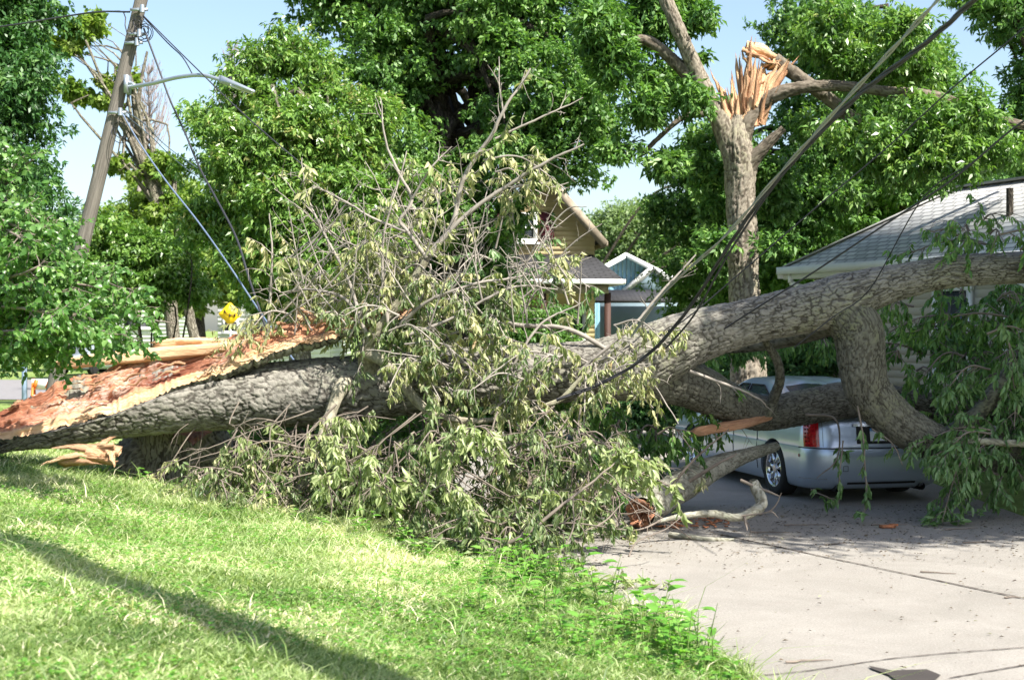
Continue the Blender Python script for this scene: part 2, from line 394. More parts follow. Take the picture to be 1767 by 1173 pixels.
X, Yg = np.meshgrid(xs, ys); Zg = ground_z(X, Yg); n1, n2 = X.shape
i, j = np.meshgrid(np.arange(n1-1), np.arange(n2-1), indexing='ij')
Qg = np.stack([i*n2+j, i*n2+j+1, (i+1)*n2+j+1, (i+1)*n2+j], -1).reshape(-1, 4)
t = NT("lawn_soil"); t.set(.95, 0, .1); o = t.obj()
a = t.noise(o, .35, 5); b = t.noise(o, 9, 5, .7)
c = t.ramp(t.math('ADD', t.math('MULTIPLY', a, .55), t.math('MULTIPLY', b, .45)), [(.35, (.10, .15, .03)), (.5, (.18, .25, .07)), (.66, (.28, .33, .12)), (.8, (.34, .29, .18))])
t.col(c); t.bump(b, .04); M['lawn'] = t.m
g = mesh_obj('ground', np.stack([X, Yg, Zg], -1).reshape(-1, 3), Qg, None, M['lawn'], None, True); tag(g, 'sloping green lawn of a suburban front yard', 'ground', kind='structure')

# driveway
t = NT("concrete"); t.set(.9, 0, .2); o = t.obj()
big = t.noise(o, .9, 7, .65, .8); mid = t.noise(o, 6, 5); fine = t.noise(o, 60, 5, .85)
c = t.ramp(big, [(.32, (.235, .22, .195)), (.5, (.275, .257, .23)), (.68, (.315, .295, .265))])
c = t.mix(t.ramp(mid, [(.45, (0,0,0)), (.75, (.35,.35,.35))]), c, (.24, .215, .19))
c = t.mix(t.ramp(fine, [(.36, (.8,.8,.8)), (.46, (0,0,0))]), c, (.15, .125, .11))
c = t.mix(t.ramp(fine, [(.56, (0,0,0)), (.66, (.6,.6,.6))]), c, (.50, .47, .43))
stn = t.n("ShaderNodeTexVoronoi"); stn.inputs['Scale'].default_value = 2.3; t.l(o, stn.inputs['Vector'])
c = t.mix(t.ramp(stn.outputs['Distance'], [(.02, (.6,.6,.6)), (.05, (0,0,0))]), c, (.10, .07, .05))
t.col(c); t.bump(t.math('ADD', fine, t.math('MULTIPLY', mid, .8)), .006); M['concrete'] = t.m
yy = np.arange(-6, 30, .12); m = 60; V = []
for y in yy:
    x0 = float(xe(y)) - .03; V.append(np.stack([np.linspace(x0, 5.75, m), np.full(m, y), np.zeros(m)], -1))
V = np.vstack(V); i, j = np.meshgrid(np.arange(len(yy)-1), np.arange(m-1), indexing='ij')
Qd = np.stack([i*m+j, i*m+j+1, (i+1)*m+j+1, (i+1)*m+j], -1).reshape(-1, 4)
V[:, 2] += .006*(fbm(V[:, 0], V[:, 1], 0, 3)-.5)
V[:, 2] += .0
dw = mesh_obj('driveway', V, Qd, None, M['concrete'], None, True); tag(dw, 'pale concrete driveway slab strewn with bark crumbs', 'driveway', kind='structure')
def gpt(px, py, z=0.0): Y = (H - z)*F/(py - HZ); return np.array([(px-CX)/F*Y, Y, z])
def ribbon(name, pix, w, mat, z=.008, seed=0, jag=.4):
    A = np.array([gpt(*p) for p in pix]); A = catmull(np.hstack([A, np.zeros((len(A), 1))]), .04)[:, :3]; r = np.random.default_rng(seed)
    T = norm(np.gradient(A, axis=0)); Nn = np.stack([-T[:, 1], T[:, 0], T[:, 2]*0], -1); k = len(A); ww = w*(1+jag*(r.random(k)-.5)*2)[:, None]
    off = Nn*(np.cumsum(r.normal(size=k))*.0016)[:, None]
    V = np.vstack([A+off+Nn*ww/2, A+off-Nn*ww/2]); V[:, 2] = z
    return mesh_obj(name, V, [[i, i+1, k+i+1, k+i] for i in range(k-1)], None, mat)
M['tar'] = plain("tar", (.045, .038, .034), .85); M['crack'] = plain("crack", (.07, .055, .045), .95)
for q, (pix, w) in enumerate([([(1230, 920), (1440, 965), (1767, 1033), (1900, 1060)], .022), ([(950, 1172), (1300, 1168), (1560, 1135), (1767, 1118), (1900, 1105)], .012),
                              ([(1640, 1172), (1767, 1150), (1900, 1130)], .014)]):
    tag(ribbon('driveway_joint', pix, w, M['crack'], seed=q), kind='structure')
A = [gpt(*p) for p in [(1500, 1152), (1540, 1160), (1600, 1158), (1625, 1168), (1600, 1190), (1560, 1186), (1535, 1168), (1505, 1157)]]
mb = MB(); V = np.array(A); V[:, 2] = .012; mb.add(np.vstack([V, V.mean(0)]), T=[[i, (i+1) % 8, 8] for i in range(8)]); tag(mb.build('tar_patch', M['tar']), kind='structure')

# far road and curb
M['asphalt'] = plain("asphalt", (.20, .19, .19), .9, 0, .12, 4)
mb = MB(); mb.add([[-80, 42, .03], [-9, 42, .03], [-6, 58, .03], [-80, 60, .03]], [[0, 1, 2, 3]]); tag(mb.build('road', M['asphalt']), 'grey asphalt street beyond the lawn', 'road', kind='structure')
mb = MB(); mb.add([[-60, 31.5, .12], [-9, 30, .12], [-9, 31.6, .12], [-60, 33.5, .12]], [[0, 1, 2, 3]]); tag(mb.build('pavement', M['concrete']), 'pale pavement strip beside the street', 'pavement', kind='structure')

# ------------------------------------------------------------------ grass
def grass():
    P0 = []
    def zone(y0, y1, dens):
        n = int((y1-y0)*(y1*.42+4.2)*dens); y = y0 + (y1-y0)*rng.random(n); x = -y*.40-.2 + rng.random(n)*(y*.4+2.6)
        k = (x < xe(y)+.05) & (rng.random(n) < .55+.9*fbm(x*2.5, y*2.5, 0, 2)); P0.append(np.stack([x[k], y[k]], -1))
    zone(4.6, 8, 5200); zone(8, 11, 3300); zone(11, 14.5, 2100); zone(14.5, 19, 1000)
    p = np.vstack(P0); x, y = p[:, 0], p[:, 1]; n = len(p); z = gz(x, y)
    u = xe(y)-x; tall = np.exp(-u/.30)*.20*(fbm(x*4, y*4, 5, 2) > .45) + sstep(12.5, 14, y)*.07 + np.exp(-((y-12.8+.9*x*.0)/1.2)**2)*np.exp(-((x+1.5)/1.5)**2)*.05
    clump = fbm(x*3, y*3, 0, 3)
    h = (.035 + .045*rng.random(n) + tall*rng.random(n)*1.2)*(.6+.9*clump); long = rng.random(n) < .01; h[long] *= 2.8
    a = rng.random(n)*2*np.pi; lean = .35 + .8*rng.random(n); d = np.stack([np.cos(a)*lean, np.sin(a)*lean, np.ones(n)], -1); d = norm(d)
    w = (.0035 + .0035*rng.random(n)); fc = rng.random(n)*2*np.pi; s = np.stack([np.cos(fc), np.sin(fc), 0*fc], -1)
    b = np.stack([x, y, z-.01], -1); hh = h[:, None]
    m1 = b + d*hh*.55; tip = b + d*hh + np.stack([np.cos(a), np.sin(a), -.5+0*a], -1)*hh*.35
    W = w[:, None]
    V = np.stack([b-s*W*.8, b+s*W*.8, m1+s*W*.75, m1-s*W*.75, tip], 1).reshape(-1, 3); k = np.arange(n)[:, None]*5
    rn = np.clip(.02+1.25*(fbm(x*1.1, y*1.1, 0, 3)-.18) + .6*(rng.random(n)-.5), 0, .95); rn[rng.random(n) < .05+.35*sstep(.58, .7, fbm(x*.9+30, y*.9, 0, 3))] = 1.0
    o = mesh_obj('grass', V, k+np.array([[0, 1, 2, 3]]), k+np.array([[3, 2, 4]]), M['grass'], None, attrs={'rnd': np.repeat(rn, 5)})
    tag(o, 'short bright green grass covering the sloping lawn', 'grass', kind='stuff')
    # broad-leaved ground cover inside the lawn
    n = 26000; y = 4.8 + 11*rng.random(n)**1.2; x = -y*.4 + rng.random(n)*(y*.4+2.4); k = (x < xe(y)) & (fbm(x*1.3+9, y*1.3, 0, 3) > .47)
    x, y = x[k], y[k]; n = len(x); b = np.stack([x, y, gz(x, y)+.02+.04*rng.random(n)], -1); a = rng.random(n)*2*np.pi
    o = leaves('clover', b, np.stack([np.cos(a), np.sin(a), .25+0*a], -1), np.array([[0, 0, 1.]])+rdir(n)*.3, .022+.022*rng.random(n), .75, M['weed'], None, simple=True)
    tag(o, 'low clover and broad leaves mixed into the lawn', 'ground cover', kind='stuff')
grass()

def weed_proto(h, n, ln, seed, mat='weed'):
    r = np.random.default_rng(seed); mb = MB(); pos = []; dr = []
    for s in range(4):
        a = r.random()*6.28; b = np.array([r.normal()*.04, r.normal()*.04, 0]); tp = b + np.array([math.cos(a)*.25*h, math.sin(a)*.25*h, h*(.6+.4*r.random())])
        C = catmull(np.array([[*b, .004], [*((b+tp)/2+[0, 0, .05*h]), .003], [*tp, .0015]]), .05); mb.tube(C[:, :3], C[:, 3], 4)
        for k in range(n//4):
            q = C[int((.15+.85*r.random())*(len(C)-1)), :3]; pos.append(q); aa = r.random()*6.28; dr.append([math.cos(aa), math.sin(aa), .1+.5*r.random()])
    root = bpy.data.objects.new('weed', None); col_link(root); root['_local'] = 1
    mb.build('stem', M['weed_stem'], root); pos = np.array(pos)
    leaves('leaves', pos, dr, np.array([[0, 0, 1.]])+rdir(len(pos), r)*.3, ln*(.6+.8*r.random(len(pos))), .5, M[mat], root, .3+.7*r.random(len(pos)), .08, .25)
    return root
M['weed_stem'] = plain("weed_stem", (.16, .22, .07), .7)
protos = [weed_proto(.30, 44, .07, 3), weed_proto(.20, 40, .055, 4), weed_proto(.36, 36, .085, 5)]
wspots = [(875, 1015, 1.3), (905, 1035, 1.2), (935, 1060, 1.0), (850, 1000, 1.1), (1010, 1085, .9), (1050, 1110, .8), (1205, 1160, 1.2), (1245, 1185, 1.0), (985, 1110, .9), (1100, 1150, .8),
          (1150, 1170, .8), (460, 880, .9), (430, 870, .8), (560, 915, .9), (620, 930, .9), (680, 940, 1.0), (160, 800, 1.0), (180, 820, 1.1), (340, 850, .7), (510, 900, .8), (1010, 1140, .8),
          (730, 960, .9), (780, 985, .9), (250, 835, .6), (940, 1120, .8), (880, 1080, .9), (830, 1060, .8)]
_r = np.random.default_rng(12)
for k in range(30):
    y_ = 8.4+4.2*_r.random(); x_ = float(xe(y_))-.05-.35*_r.random(); z_ = float(ground_z(x_, y_)); wspots.append((CX+x_*F/y_, HZ+(H-z_)*F/y_, .55+.8*_r.random()))
def solve_ground(px, py):
    Y = (H-.2)*F/(py-HZ)
    for _ in range(30):
        x = (px-CX)/F*Y; z = float(ground_z(x, Y)); z = max(z, 0); Y = .5*Y + .5*(H-z)*F/(py-HZ)
    return x, Y, z
used = set()
for q, (px, py, s) in enumerate(wspots):
    x, y, z = solve_ground(px, py); k = q % 3; src = protos[k]
    if k in used:
        o = src.copy(); col_link(o)
        for ch in src.children: c = ch.copy(); col_link(c); c.parent = o
    else: o = src; used.add(k)
    o.location = (x, y, z-.01); o.rotation_euler = (0, 0, q*1.7); o.scale = (s, s, s)
    where = 'at the driveway edge near the bottom of the photo' if py > 1070 else 'beside the driveway at the right end of the leaf heap' if px > 820 else 'below the leaf heap in the middle of the lawn edge' if px > 400 else 'against the foot of the broken stump'
    tag(o, 'bright green broad leaved weed ' + where, 'weed', 'weeds along the lawn edge, ' + where)

#SECTION sky trees
# ------------------------------------------------------------------ background trees
BG = 'trees standing behind the fallen trunk'
bgtree('broadleaf_tree', 'dense dark green tree filling the far left edge', [(-40, 640, 26, 30), (-30, 300, 22, 30), (-20, 60, 12, 30)],
       [(-60, 40, 150, 30), (20, 150, 95, 29), (-20, 260, 120, 29), (40, 330, 70, 28.5), (-20, 420, 110, 29), (70, 420, 50, 29), (60, 60, 65, 30), (-10, 560, 90, 30), (90, 470, 45, 29), (95, 370, 45, 29), (-10, -60, 120, 30)], 90000, M['leaf_dark'], M['dark_bark'], BG, ln=.13, wr=.42, seed=11, clump=.5)
bgtree('maple_tree', 'round bright yellow green maple behind the yellow diamond sign', [(342, 592, 15, 58), (338, 520, 11, 58), (330, 440, 8, 58)],
       [(250, 420, 70, 58, .8), (330, 380, 60, 57, .8), (350, 470, 75, 57, .7), (240, 480, 60, 56, .7), (410, 470, 60, 57, .8), (200, 400, 50, 58, .8), (280, 350, 50, 58), (180, 450, 50, 58, .8), (420, 400, 50, 58), (300, 530, 45, 57, .5)], 80000, M['leaf_bright'], M['dark_bark'], BG, ln=.20, wr=.6, seed=12, clump=.75, lr=(.14, .03), shell=.3)
t_, cc_ = bgtree('maple_tree', 'storm damaged thin tree with sparse tufts behind the leaning pole', [(300, 590, 12, 36), (282, 400, 12, 36), (262, 310, 10, 36), (232, 240, 7, 36), (205, 200, 5, 36)],
       [(150, 60, 26, 36, .8), (120, 80, 26, 36), (95, 75, 18, 36), (165, 95, 16, 36), (110, 150, 14, 36, .7), (140, 160, 20, 36, .6), (160, 30, 16, 36, .6), (180, 140, 14, 36), (175, 110, 12, 36), (215, 135, 12, 36), (280, 285, 26, 36, .7), (235, 290, 20, 36, .7), (290, 360, 30, 36), (200, 285, 18, 36, .6), (185, 170, 16, 36, .7)],
       11000, M['leaf_bright'], M['pale_bark'], BG, ln=.16, wr=.6, seed=13, clump=.28, nl=40, lr=(.05, .012),
       ntrunks=([(345, 602, 10, 36), (330, 560, 9, 36), (310, 420, 8, 36), (300, 340, 6, 36), (303, 305, 4, 36)], [(262, 310, 7, 36), (240, 215, 6, 36), (243, 150, 3.5, 36), (255, 90, 2, 36)]))
bgtree('locust_tree', 'yellowish green tree with feathery leaves left of centre', [(520, 640, 20, 25), (505, 480, 17, 25), (500, 330, 12, 25), (470, 180, 7, 25)],
       [(470, 100, 45, 25, .8), (540, 110, 40, 25), (430, 160, 50, 25, .7), (410, 110, 22, 25), (500, 60, 22, 25), (560, 170, 50, 25), (640, 200, 45, 24.5), (600, 250, 50, 24.5), (500, 230, 70, 24.3), (385, 230, 50, 24.6, .7), (420, 290, 60, 24.4), (340, 300, 34, 25), (480, 340, 75, 24.2), (600, 330, 65, 24.2), (370, 370, 50, 24.8), (345, 190, 20, 25), (330, 240, 16, 25), (385, 85, 14, 25), (560, 430, 80, 24.4), (450, 430, 65, 24.4), (660, 420, 55, 24.5), (340, 390, 34, 25), (480, 500, 55, 25), (650, 500, 55, 25), (700, 300, 30, 24.5), (305, 330, 14, 25)],
       105000, M['leaf_mid'], M['pale_bark'], BG, ln=.115, wr=.34, seed=14, clump=.36, droop=.5, rbias=.12, nl=70, lr=(.07, .02), cn=20)
bgtree('big_maple_tree', 'huge dark green tree with thick forked trunk rising above the centre', [(800, 640, 34, 29), (790, 420, 30, 29), (770, 230, 26, 29), (720, 80, 19, 29), (680, -60, 14, 29)],
       [(600, -40, 110, 29), (540, 10, 50, 29), (720, -20, 120, 28.5), (860, 20, 130, 28), (1000, 30, 90, 28), (1040, 110, 50, 28), (660, 110, 90, 28), (920, 150, 110, 27.4), (990, 200, 75, 27.2), (700, 240, 70, 27.6), (890, 270, 75, 27.2), (970, 290, 60, 27), (1040, 250, 40, 27), (780, 350, 80, 27.5), (700, 340, 70, 27.6), (860, 370, 55, 27.5), (905, 385, 20, 27.4), (1020, 160, 50, 27.4), (800, 470, 110, 30), (690, 470, 80, 30), (860, 540, 60, 31), (740, 560, 90, 31)],
       185000, M['leaf_deep'], M['dark_bark'], BG, ln=.11, wr=.48, seed=15, clump=.4, nl=80, cn=22, lr=(.16, .03), droop=.35,
       ntrunks=([(790, 420, 26, 29), (830, 240, 20, 29), (815, 90, 17, 29), (800, -60, 13, 29)], [(770, 260, 14, 28.8), (750, 190, 12, 28.6), (690, 150, 7, 28.4)]))
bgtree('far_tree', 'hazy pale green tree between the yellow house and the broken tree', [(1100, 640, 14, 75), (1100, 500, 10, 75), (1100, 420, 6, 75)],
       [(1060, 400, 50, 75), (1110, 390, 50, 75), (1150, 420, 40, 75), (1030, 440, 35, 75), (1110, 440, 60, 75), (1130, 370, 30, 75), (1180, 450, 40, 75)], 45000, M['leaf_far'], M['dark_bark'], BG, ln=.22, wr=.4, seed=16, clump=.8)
bgtree('oak_tree', 'broad deep green tree crown behind the grey roofed house', [(1515, 640, 9, 34), (1512, 380, 8, 34), (1518, 270, 7, 34), (1600, 240, 9, 34)],
       [(1400, 60, 80, 33), (1350, 20, 30, 33), (1460, 90, 100, 32.5), (1560, 130, 90, 32), (1600, 230, 80, 32), (1480, 240, 110, 32), (1370, 210, 50, 33), (1400, 340, 100, 32), (1240, 300, 100, 33), (1170, 380, 60, 33.5), (1250, 430, 100, 33), (1380, 430, 90, 32.5), (1640, 300, 70, 32), (1560, 320, 70, 32), (1700, 270, 60, 32), (1180, 500, 60, 34), (1300, 520, 90, 34), (1190, 290, 40, 33), (1440, 30, 60, 33), (1500, 400, 60, 33), (1630, 160, 40, 32)],
       200000, M['leaf_deep'], M['dark_bark'], BG, ln=.112, wr=.44, seed=17, clump=.42, nl=70, cn=22, lr=(.12, .02), droop=.4)
bgtree('right_edge_tree', 'leafy tree hanging in from the upper right corner', [(1900, 640, 30, 27), (1890, 300, 26, 27), (1860, 60, 16, 27)],
       [(1750, 30, 50, 27), (1790, 120, 50, 27), (1760, 200, 34, 27, .8), (1800, 250, 60, 27), (1700, 0, 50, 27, .5), (1740, 290, 40, 27, .6), (1830, 0, 80, 27), (1850, 180, 80, 27)], 34000, M['leaf_deep'], M['dark_bark'], BG, ln=.14, wr=.32, seed=18, clump=.4)
# far hedge of trees closing the horizon behind everything
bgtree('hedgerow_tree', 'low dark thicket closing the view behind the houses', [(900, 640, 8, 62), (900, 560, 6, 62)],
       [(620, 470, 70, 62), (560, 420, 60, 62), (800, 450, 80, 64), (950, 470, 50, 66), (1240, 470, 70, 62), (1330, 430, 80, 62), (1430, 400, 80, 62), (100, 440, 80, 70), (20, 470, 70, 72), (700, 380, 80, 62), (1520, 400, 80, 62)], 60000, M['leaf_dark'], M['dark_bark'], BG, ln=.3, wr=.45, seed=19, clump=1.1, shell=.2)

def bare(name, label, base, h, spread, seed, Y, n=160):
    p = P(*base, Y); t = thing(name, (p[0], p[1], 0), label, 'bare tree'); mb = MB(); r = np.random.default_rng(seed)
    top = p + np.array([.3, 0, h]); A = catmull(np.array([[*p, .07], [*(p*.5+top*.5+[.15, 0, 0]), .045], [*top, .01]]), .3); mb.tube(A[:, :3], A[:, 3], 5)
    for k in range(n):
        f = .3+.7*r.random(); s = A[int(f*(len(A)-1)), :3]; a = r.random()*6.28; L = spread*(1.25-f)*(.5+.6*r.random())
        e = s + np.array([math.cos(a)*L*.6, math.sin(a)*L*.6, L*1.1]); md = (s+e)/2 + np.array([math.cos(a)*L*.16, math.sin(a)*L*.16, -.05*L])
        B = catmull(np.array([[*s, .014], [*md, .010], [*e, .005]]), .3); mb.tube(B[:, :3], B[:, 3], 3, cap=False)
        for m in range(3):
            q = B[r.integers(1, len(B)), :3]; a2 = a+r.normal()*.8; e2 = q+np.array([math.cos(a2)*.25, math.sin(a2)*.25, .6])*L*.4
            mb.tube(np.array([q, (q+e2)/2+r.normal(size=3)*.03, e2]), [.008, .006, .004], 3, cap=False)
    mb.build('trunk', M['bare_twig'], t)
bare('bare_tree', 'leafless grey twiggy tree against the sky right of the leaning pole', (240, 330), 3.9, 1.4, 21, 44)
bare('bare_tree', 'small leafless tree top above the street light arm', (385, 300), 4.2, 1.2, 22, 46, 150)

# ------------------------------------------------------------------ the broken standing tree
bt = thing('broken_tree', P(1290, 700, 23.5)*[1, 1, 0], 'tall standing tree with its top snapped off leaving pale orange splinters', 'tree')
def barkpart(pts, step, amp, cell, cellv, seed, mat, name, parent, clip=None, lump=.05, extra=None):
    V, Q, fu, pl = bark_log(PR(pts), step, amp, cell, cellv, seed, lump)
    if clip is not None: V, fu = clip(V, fu)
    o = mesh_obj(name, V, Q, None, mat, parent, True, attrs={'furrow': fu, 'plate': pl}); return o, V
YB = 23.5
M['stand_limb'] = bark_mat("stand_limb", (.19, .16, .125), (.04, .03, .02), (.15, .16, .10))  # grey-brown limb bark, darkened to paint in the shade on the limbs
M['stand_bark'] = bark_mat("stand_bark", (.31, .27, .215), (.055, .042, .03), (.22, .22, .13))
barkpart([(1296, 760, 32, YB), (1288, 560, 27, YB), (1284, 480, 25, YB), (1282, 400, 24, YB), (1277, 340, 24, YB), (1277, 290, 26, YB), (1270, 250, 26, YB), (1270, 222, 20, YB), (1272, 200, 12, YB)], .025, .035, .085, .6, 4, M['stand_bark'], 'trunk', bt, lump=.17)
BT = [([(1266, 265, 20, YB), (1248, 220, 18, YB), (1228, 180, 16, YB), (1208, 140, 15, YB), (1186, 90, 13, YB-.1), (1165, 40, 12, YB-.2), (1140, -20, 10, YB-.3)], 5),
      ([(1276, 255, 17, YB), (1290, 208, 15, YB), (1315, 178, 13, YB), (1350, 160, 12, YB-.1), (1400, 150, 10, YB-.2), (1460, 150, 9, YB-.3), (1540, 160, 9, YB-.4), (1620, 170, 10, YB-.5), (1700, 200, 8, YB-.5), (1800, 225, 6, YB-.5)], 6),
      ([(1275, 310, 22, YB), (1300, 275, 13, YB-.1), (1325, 248, 10, YB-.2), (1352, 222, 5, YB-.3)], 7),
      ([(1215, 160, 11, YB), (1150, 95, 10, YB), (1110, 70, 9, YB), (1070, 82, 5, YB)], 8),
      ([(1216, 196, 6, YB), (1180, 203, 5, YB), (1145, 230, 4, YB), (1100, 275, 2.5, YB)], 9),
      ([(1560, 165, 6, YB-.4), (1620, 185, 6, YB-.4), (1670, 222, 5, YB-.4), (1720, 210, 4, YB-.4)], 10),
      ([(1335, 104, 12, YB+.1), (1375, 132, 11, YB+.1), (1430, 172, 11, YB+.2), (1470, 205, 11, YB+.3), (1510, 228, 9, YB+.4)], 11)]
for pts, sd in BT: barkpart(pts, .03, .02, .07, .35, sd, M['stand_limb'] if sd > 6 or sd == 6 else M['stand_bark'], 'limb', bt, lump=.11)
def splinters(name, parent, specs, seed, mat=None, Y=YB, each=False):
    r = np.random.default_rng(seed); mb = MB()
    for (x0, y0, x1, y1, w, dy) in specs:
        a = P(x0, y0, Y); b = P(x1, y1, Y+dy); n = 9; tt = np.linspace(0, 1, n); ww = w/F*Y
        C = a+(b-a)*tt[:, None] + np.cumsum(r.normal(size=(n, 3))*.012, 0); T, N, B = frames(C)
        ang = r.random()*3.14; N2 = N*math.cos(ang)+B*math.sin(ang); B2 = -N*math.sin(ang)+B*math.cos(ang)
        prof = (1-tt**1.9)*(1+.35*(r.random(n)-.5))*1.25; V = []
        for k in range(n):
            e = max(prof[k], .04)*ww/2; tk = e*.45
            V += [C[k]+N2[k]*e, C[k]+B2[k]*tk+N2[k]*e*.2, C[k]-N2[k]*e, C[k]-B2[k]*tk]
        Q = [[k*4+j, k*4+(j+1) % 4, (k+1)*4+(j+1) % 4, (k+1)*4+j] for k in range(n-1) for j in range(4)]
        uv = [[tt[k]*2+a[0], [0, .1, .2, .1][j]+r.random()*.0+x0*.01] for k in range(n) for j in range(4)]
        mb.add(V, Q, uv=uv, pale=np.full(len(V), .25+.7*r.random()), rot=np.full(len(V), .0), white=np.full(len(V), 0.0))
        if each: mb.build(name, mat or M['wood'], parent); mb = MB()
    if each: return
    return mb.build(name, mat or M['wood'], parent)
sp = [(1268, 215, 1298, 62, 14, 0), (1278, 215, 1290, 95, 16, .1), (1290, 205, 1305, 100, 18, -.1), (1298, 200, 1322, 110, 16, 0), (1285, 195, 1276, 90, 12, .1), (1310, 178, 1362, 105, 14, -.1), (1318, 172, 1380, 92, 9, 0), (1260, 200, 1246, 150, 18, 0),
      (1268, 205, 1262, 140, 15, -.1), (1258, 185, 1224, 118, 6, 0), (1285, 92, 1350, 112, 15, 0), (1280, 86, 1340, 118, 12, -.1), (1300, 150, 1345, 118, 16, .1), (1275, 225, 1270, 165, 16, -.15), (1290, 110, 1282, 85, 10, 0), (1252, 205, 1248, 165, 14, 0), (1310, 115, 1345, 100, 13, 0), (1325, 112, 1347, 118, 20, 0)]
_r = np.random.default_rng(4)
for k in range(46):
    x_ = 1256+_r.random()*60; h_ = (40+70*_r.random())*(1.15-abs(x_-1290)/50); sp.append((x_, 225-abs(x_-1280)*.3, x_+(x_-1284)*.45+_r.normal()*9, 200-h_, 4+_r.random()*8, _r.normal()*.12))
sp += [(1282, 220, 1292, 100, 34, .05), (1292, 215, 1312, 112, 30, .1), (1304, 190, 1350, 108, 26, 0), (1262, 215, 1252, 158, 26, .05), (1284, 170, 1299, 58, 13, -.05), (1286, 84, 1352, 108, 20, .05), (1275, 235, 1272, 190, 36, -.05), (1318, 178, 1366, 100, 18, -.1)]
splinters('broken_top', bt, sp, 3)
splinters('broken_stub', bt, [(1298, 285, 1325, 245, 14, -.2), (1305, 270, 1330, 232, 9, -.25), (1318, 262, 1350, 225, 6, -.25)], 4)
crown('crown', [(1120, 50, 50, 24.4, .8), (1190, 30, 32, 24.6), (1150, 150, 45, 24.3), (1195, 165, 24, 22.9), (1110, 190, 35, 23), (1205, 90, 20, 24.4), (1060, 120, 35, 23), (1130, 10, 50, 24.4), (1040, 50, 40, 23), (1075, 260, 28, 23), (1150, 280, 24, 23, .7), (1225, 20, 18, 22.8)], 26000, M['leaf_deep'], bt, .14, .34, seed=31, clump=.32)
crown('crown', [(1330, 300, 26, 24.6), (1340, 350, 26, 24.6), (1240, 360, 22, 24.4), (1220, 300, 22, 24.3), (1232, 420, 18, 22.9), (1335, 430, 16, 22.9), (1215, 250, 18, 24.2)], 12000, M['leaf_deep'], bt, .12, .40, seed=33, clump=.28, cn=20)
crown('crown', [(1480, 110, 55, 24.2, .8), (1560, 110, 65, 24.2, .7), (1600, 225, 50, 22.8), (1500, 250, 55, 22.9), (1440, 215, 22, 22.9), (1500, 180, 22, 22.9, .6), (1570, 175, 26, 22.9, .5), (1395, 175, 12, 22.9, .5), (1430, 60, 50, 24), (1680, 210, 50, 22.6), (1640, 280, 45, 22.5), (1400, 220, 30, 24), (1560, 290, 45, 22.8, .6), (1450, 330, 35, 22.9), (1720, 260, 45, 22.6), (1545, 60, 50, 22.8)], 30000, M['leaf_mid'], bt, .125, .34, seed=32, clump=.32, droop=.5, cn=20)

def shrub(label, blobs, n, mat, seed, grp, **k):
    b = blobs[len(blobs)//2]; p = P(b[0], b[1], b[3]); t = thing('shrub', (p[0], p[1], 0), label, 'shrub', grp); cc = crown('foliage', blobs, n, mat, t, seed=seed, **k); r = np.random.default_rng(seed); mb = MB()
    limbs(mb, np.array([p[0], p[1], 0.02]), cc[r.choice(len(cc), 14)], .03, .01, seed=seed); mb.build('stem', M['dark_bark'], t)
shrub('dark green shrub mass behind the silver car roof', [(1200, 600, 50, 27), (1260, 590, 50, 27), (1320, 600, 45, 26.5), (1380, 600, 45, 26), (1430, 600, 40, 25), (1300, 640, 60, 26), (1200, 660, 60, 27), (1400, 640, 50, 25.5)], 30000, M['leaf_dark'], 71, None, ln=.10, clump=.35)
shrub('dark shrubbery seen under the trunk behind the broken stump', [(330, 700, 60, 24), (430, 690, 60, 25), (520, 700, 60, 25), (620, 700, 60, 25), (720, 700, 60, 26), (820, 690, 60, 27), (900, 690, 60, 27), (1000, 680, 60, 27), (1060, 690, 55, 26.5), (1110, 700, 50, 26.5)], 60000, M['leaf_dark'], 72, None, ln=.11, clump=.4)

shrub('bright leafy bushes filling the gap under the trees beyond the leaning pole', [(150, 470, 40, 33.5), (190, 500, 40, 33.5), (240, 500, 40, 33.5), (290, 480, 34, 33.5), (215, 430, 40, 33.5), (270, 430, 30, 33.5), (310, 440, 30, 33.5), (180, 400, 34, 33.5), (160, 540, 24, 33.5), (330, 500, 24, 33.5)], 36000, M['leaf_mid'], 74, None, ln=.13, clump=.4)
shrub('green bush growing in front of the yellow house porch', [(860, 600, 45, 31), (930, 590, 50, 31), (985, 600, 35, 31), (800, 600, 50, 31), (960, 550, 26, 31)], 22000, M['leaf_deep'], 73, None, ln=.10, clump=.35)

# tree standing out of frame on the right that shades the car and the end of the drive
mbo = MB(); st = thing('shade_tree', (11.5, 12.5, 0), 'large yard tree beside the driveway shading the car', 'tree')
A = catmull(np.array([[11.5, 12.5, 0, .35], [11.3, 12.6, 4, .28], [11.0, 12.8, 8, .18]]), .4); mbo.tube(A[:, :3], A[:, 3], 12); 
def crown3(name, B, n, mat, parent, ln, seed, cl=.6):
    r = np.random.default_rng(seed); B = np.array(B, float); w = r.choice(len(B), n//40, p=B[:, 3]**3/(B[:, 3]**3).sum())
    c = B[w, :3] + rdir(len(w), r)*B[w, 3:4]*(r.random((len(w), 1))**.4)
    p = np.repeat(c, 40, 0) + rdir(len(w)*40, r)*cl*r.random((len(w)*40, 1)); m = len(p)
    leaves(name, p, norm(rdir(m, r)+[0, 0, -.4]), norm(rdir(m, r)*.5+[0, 0, 1]), ln*(.7+.6*r.random(m)), .5, mat, parent, r.random(m), simple=True); return c
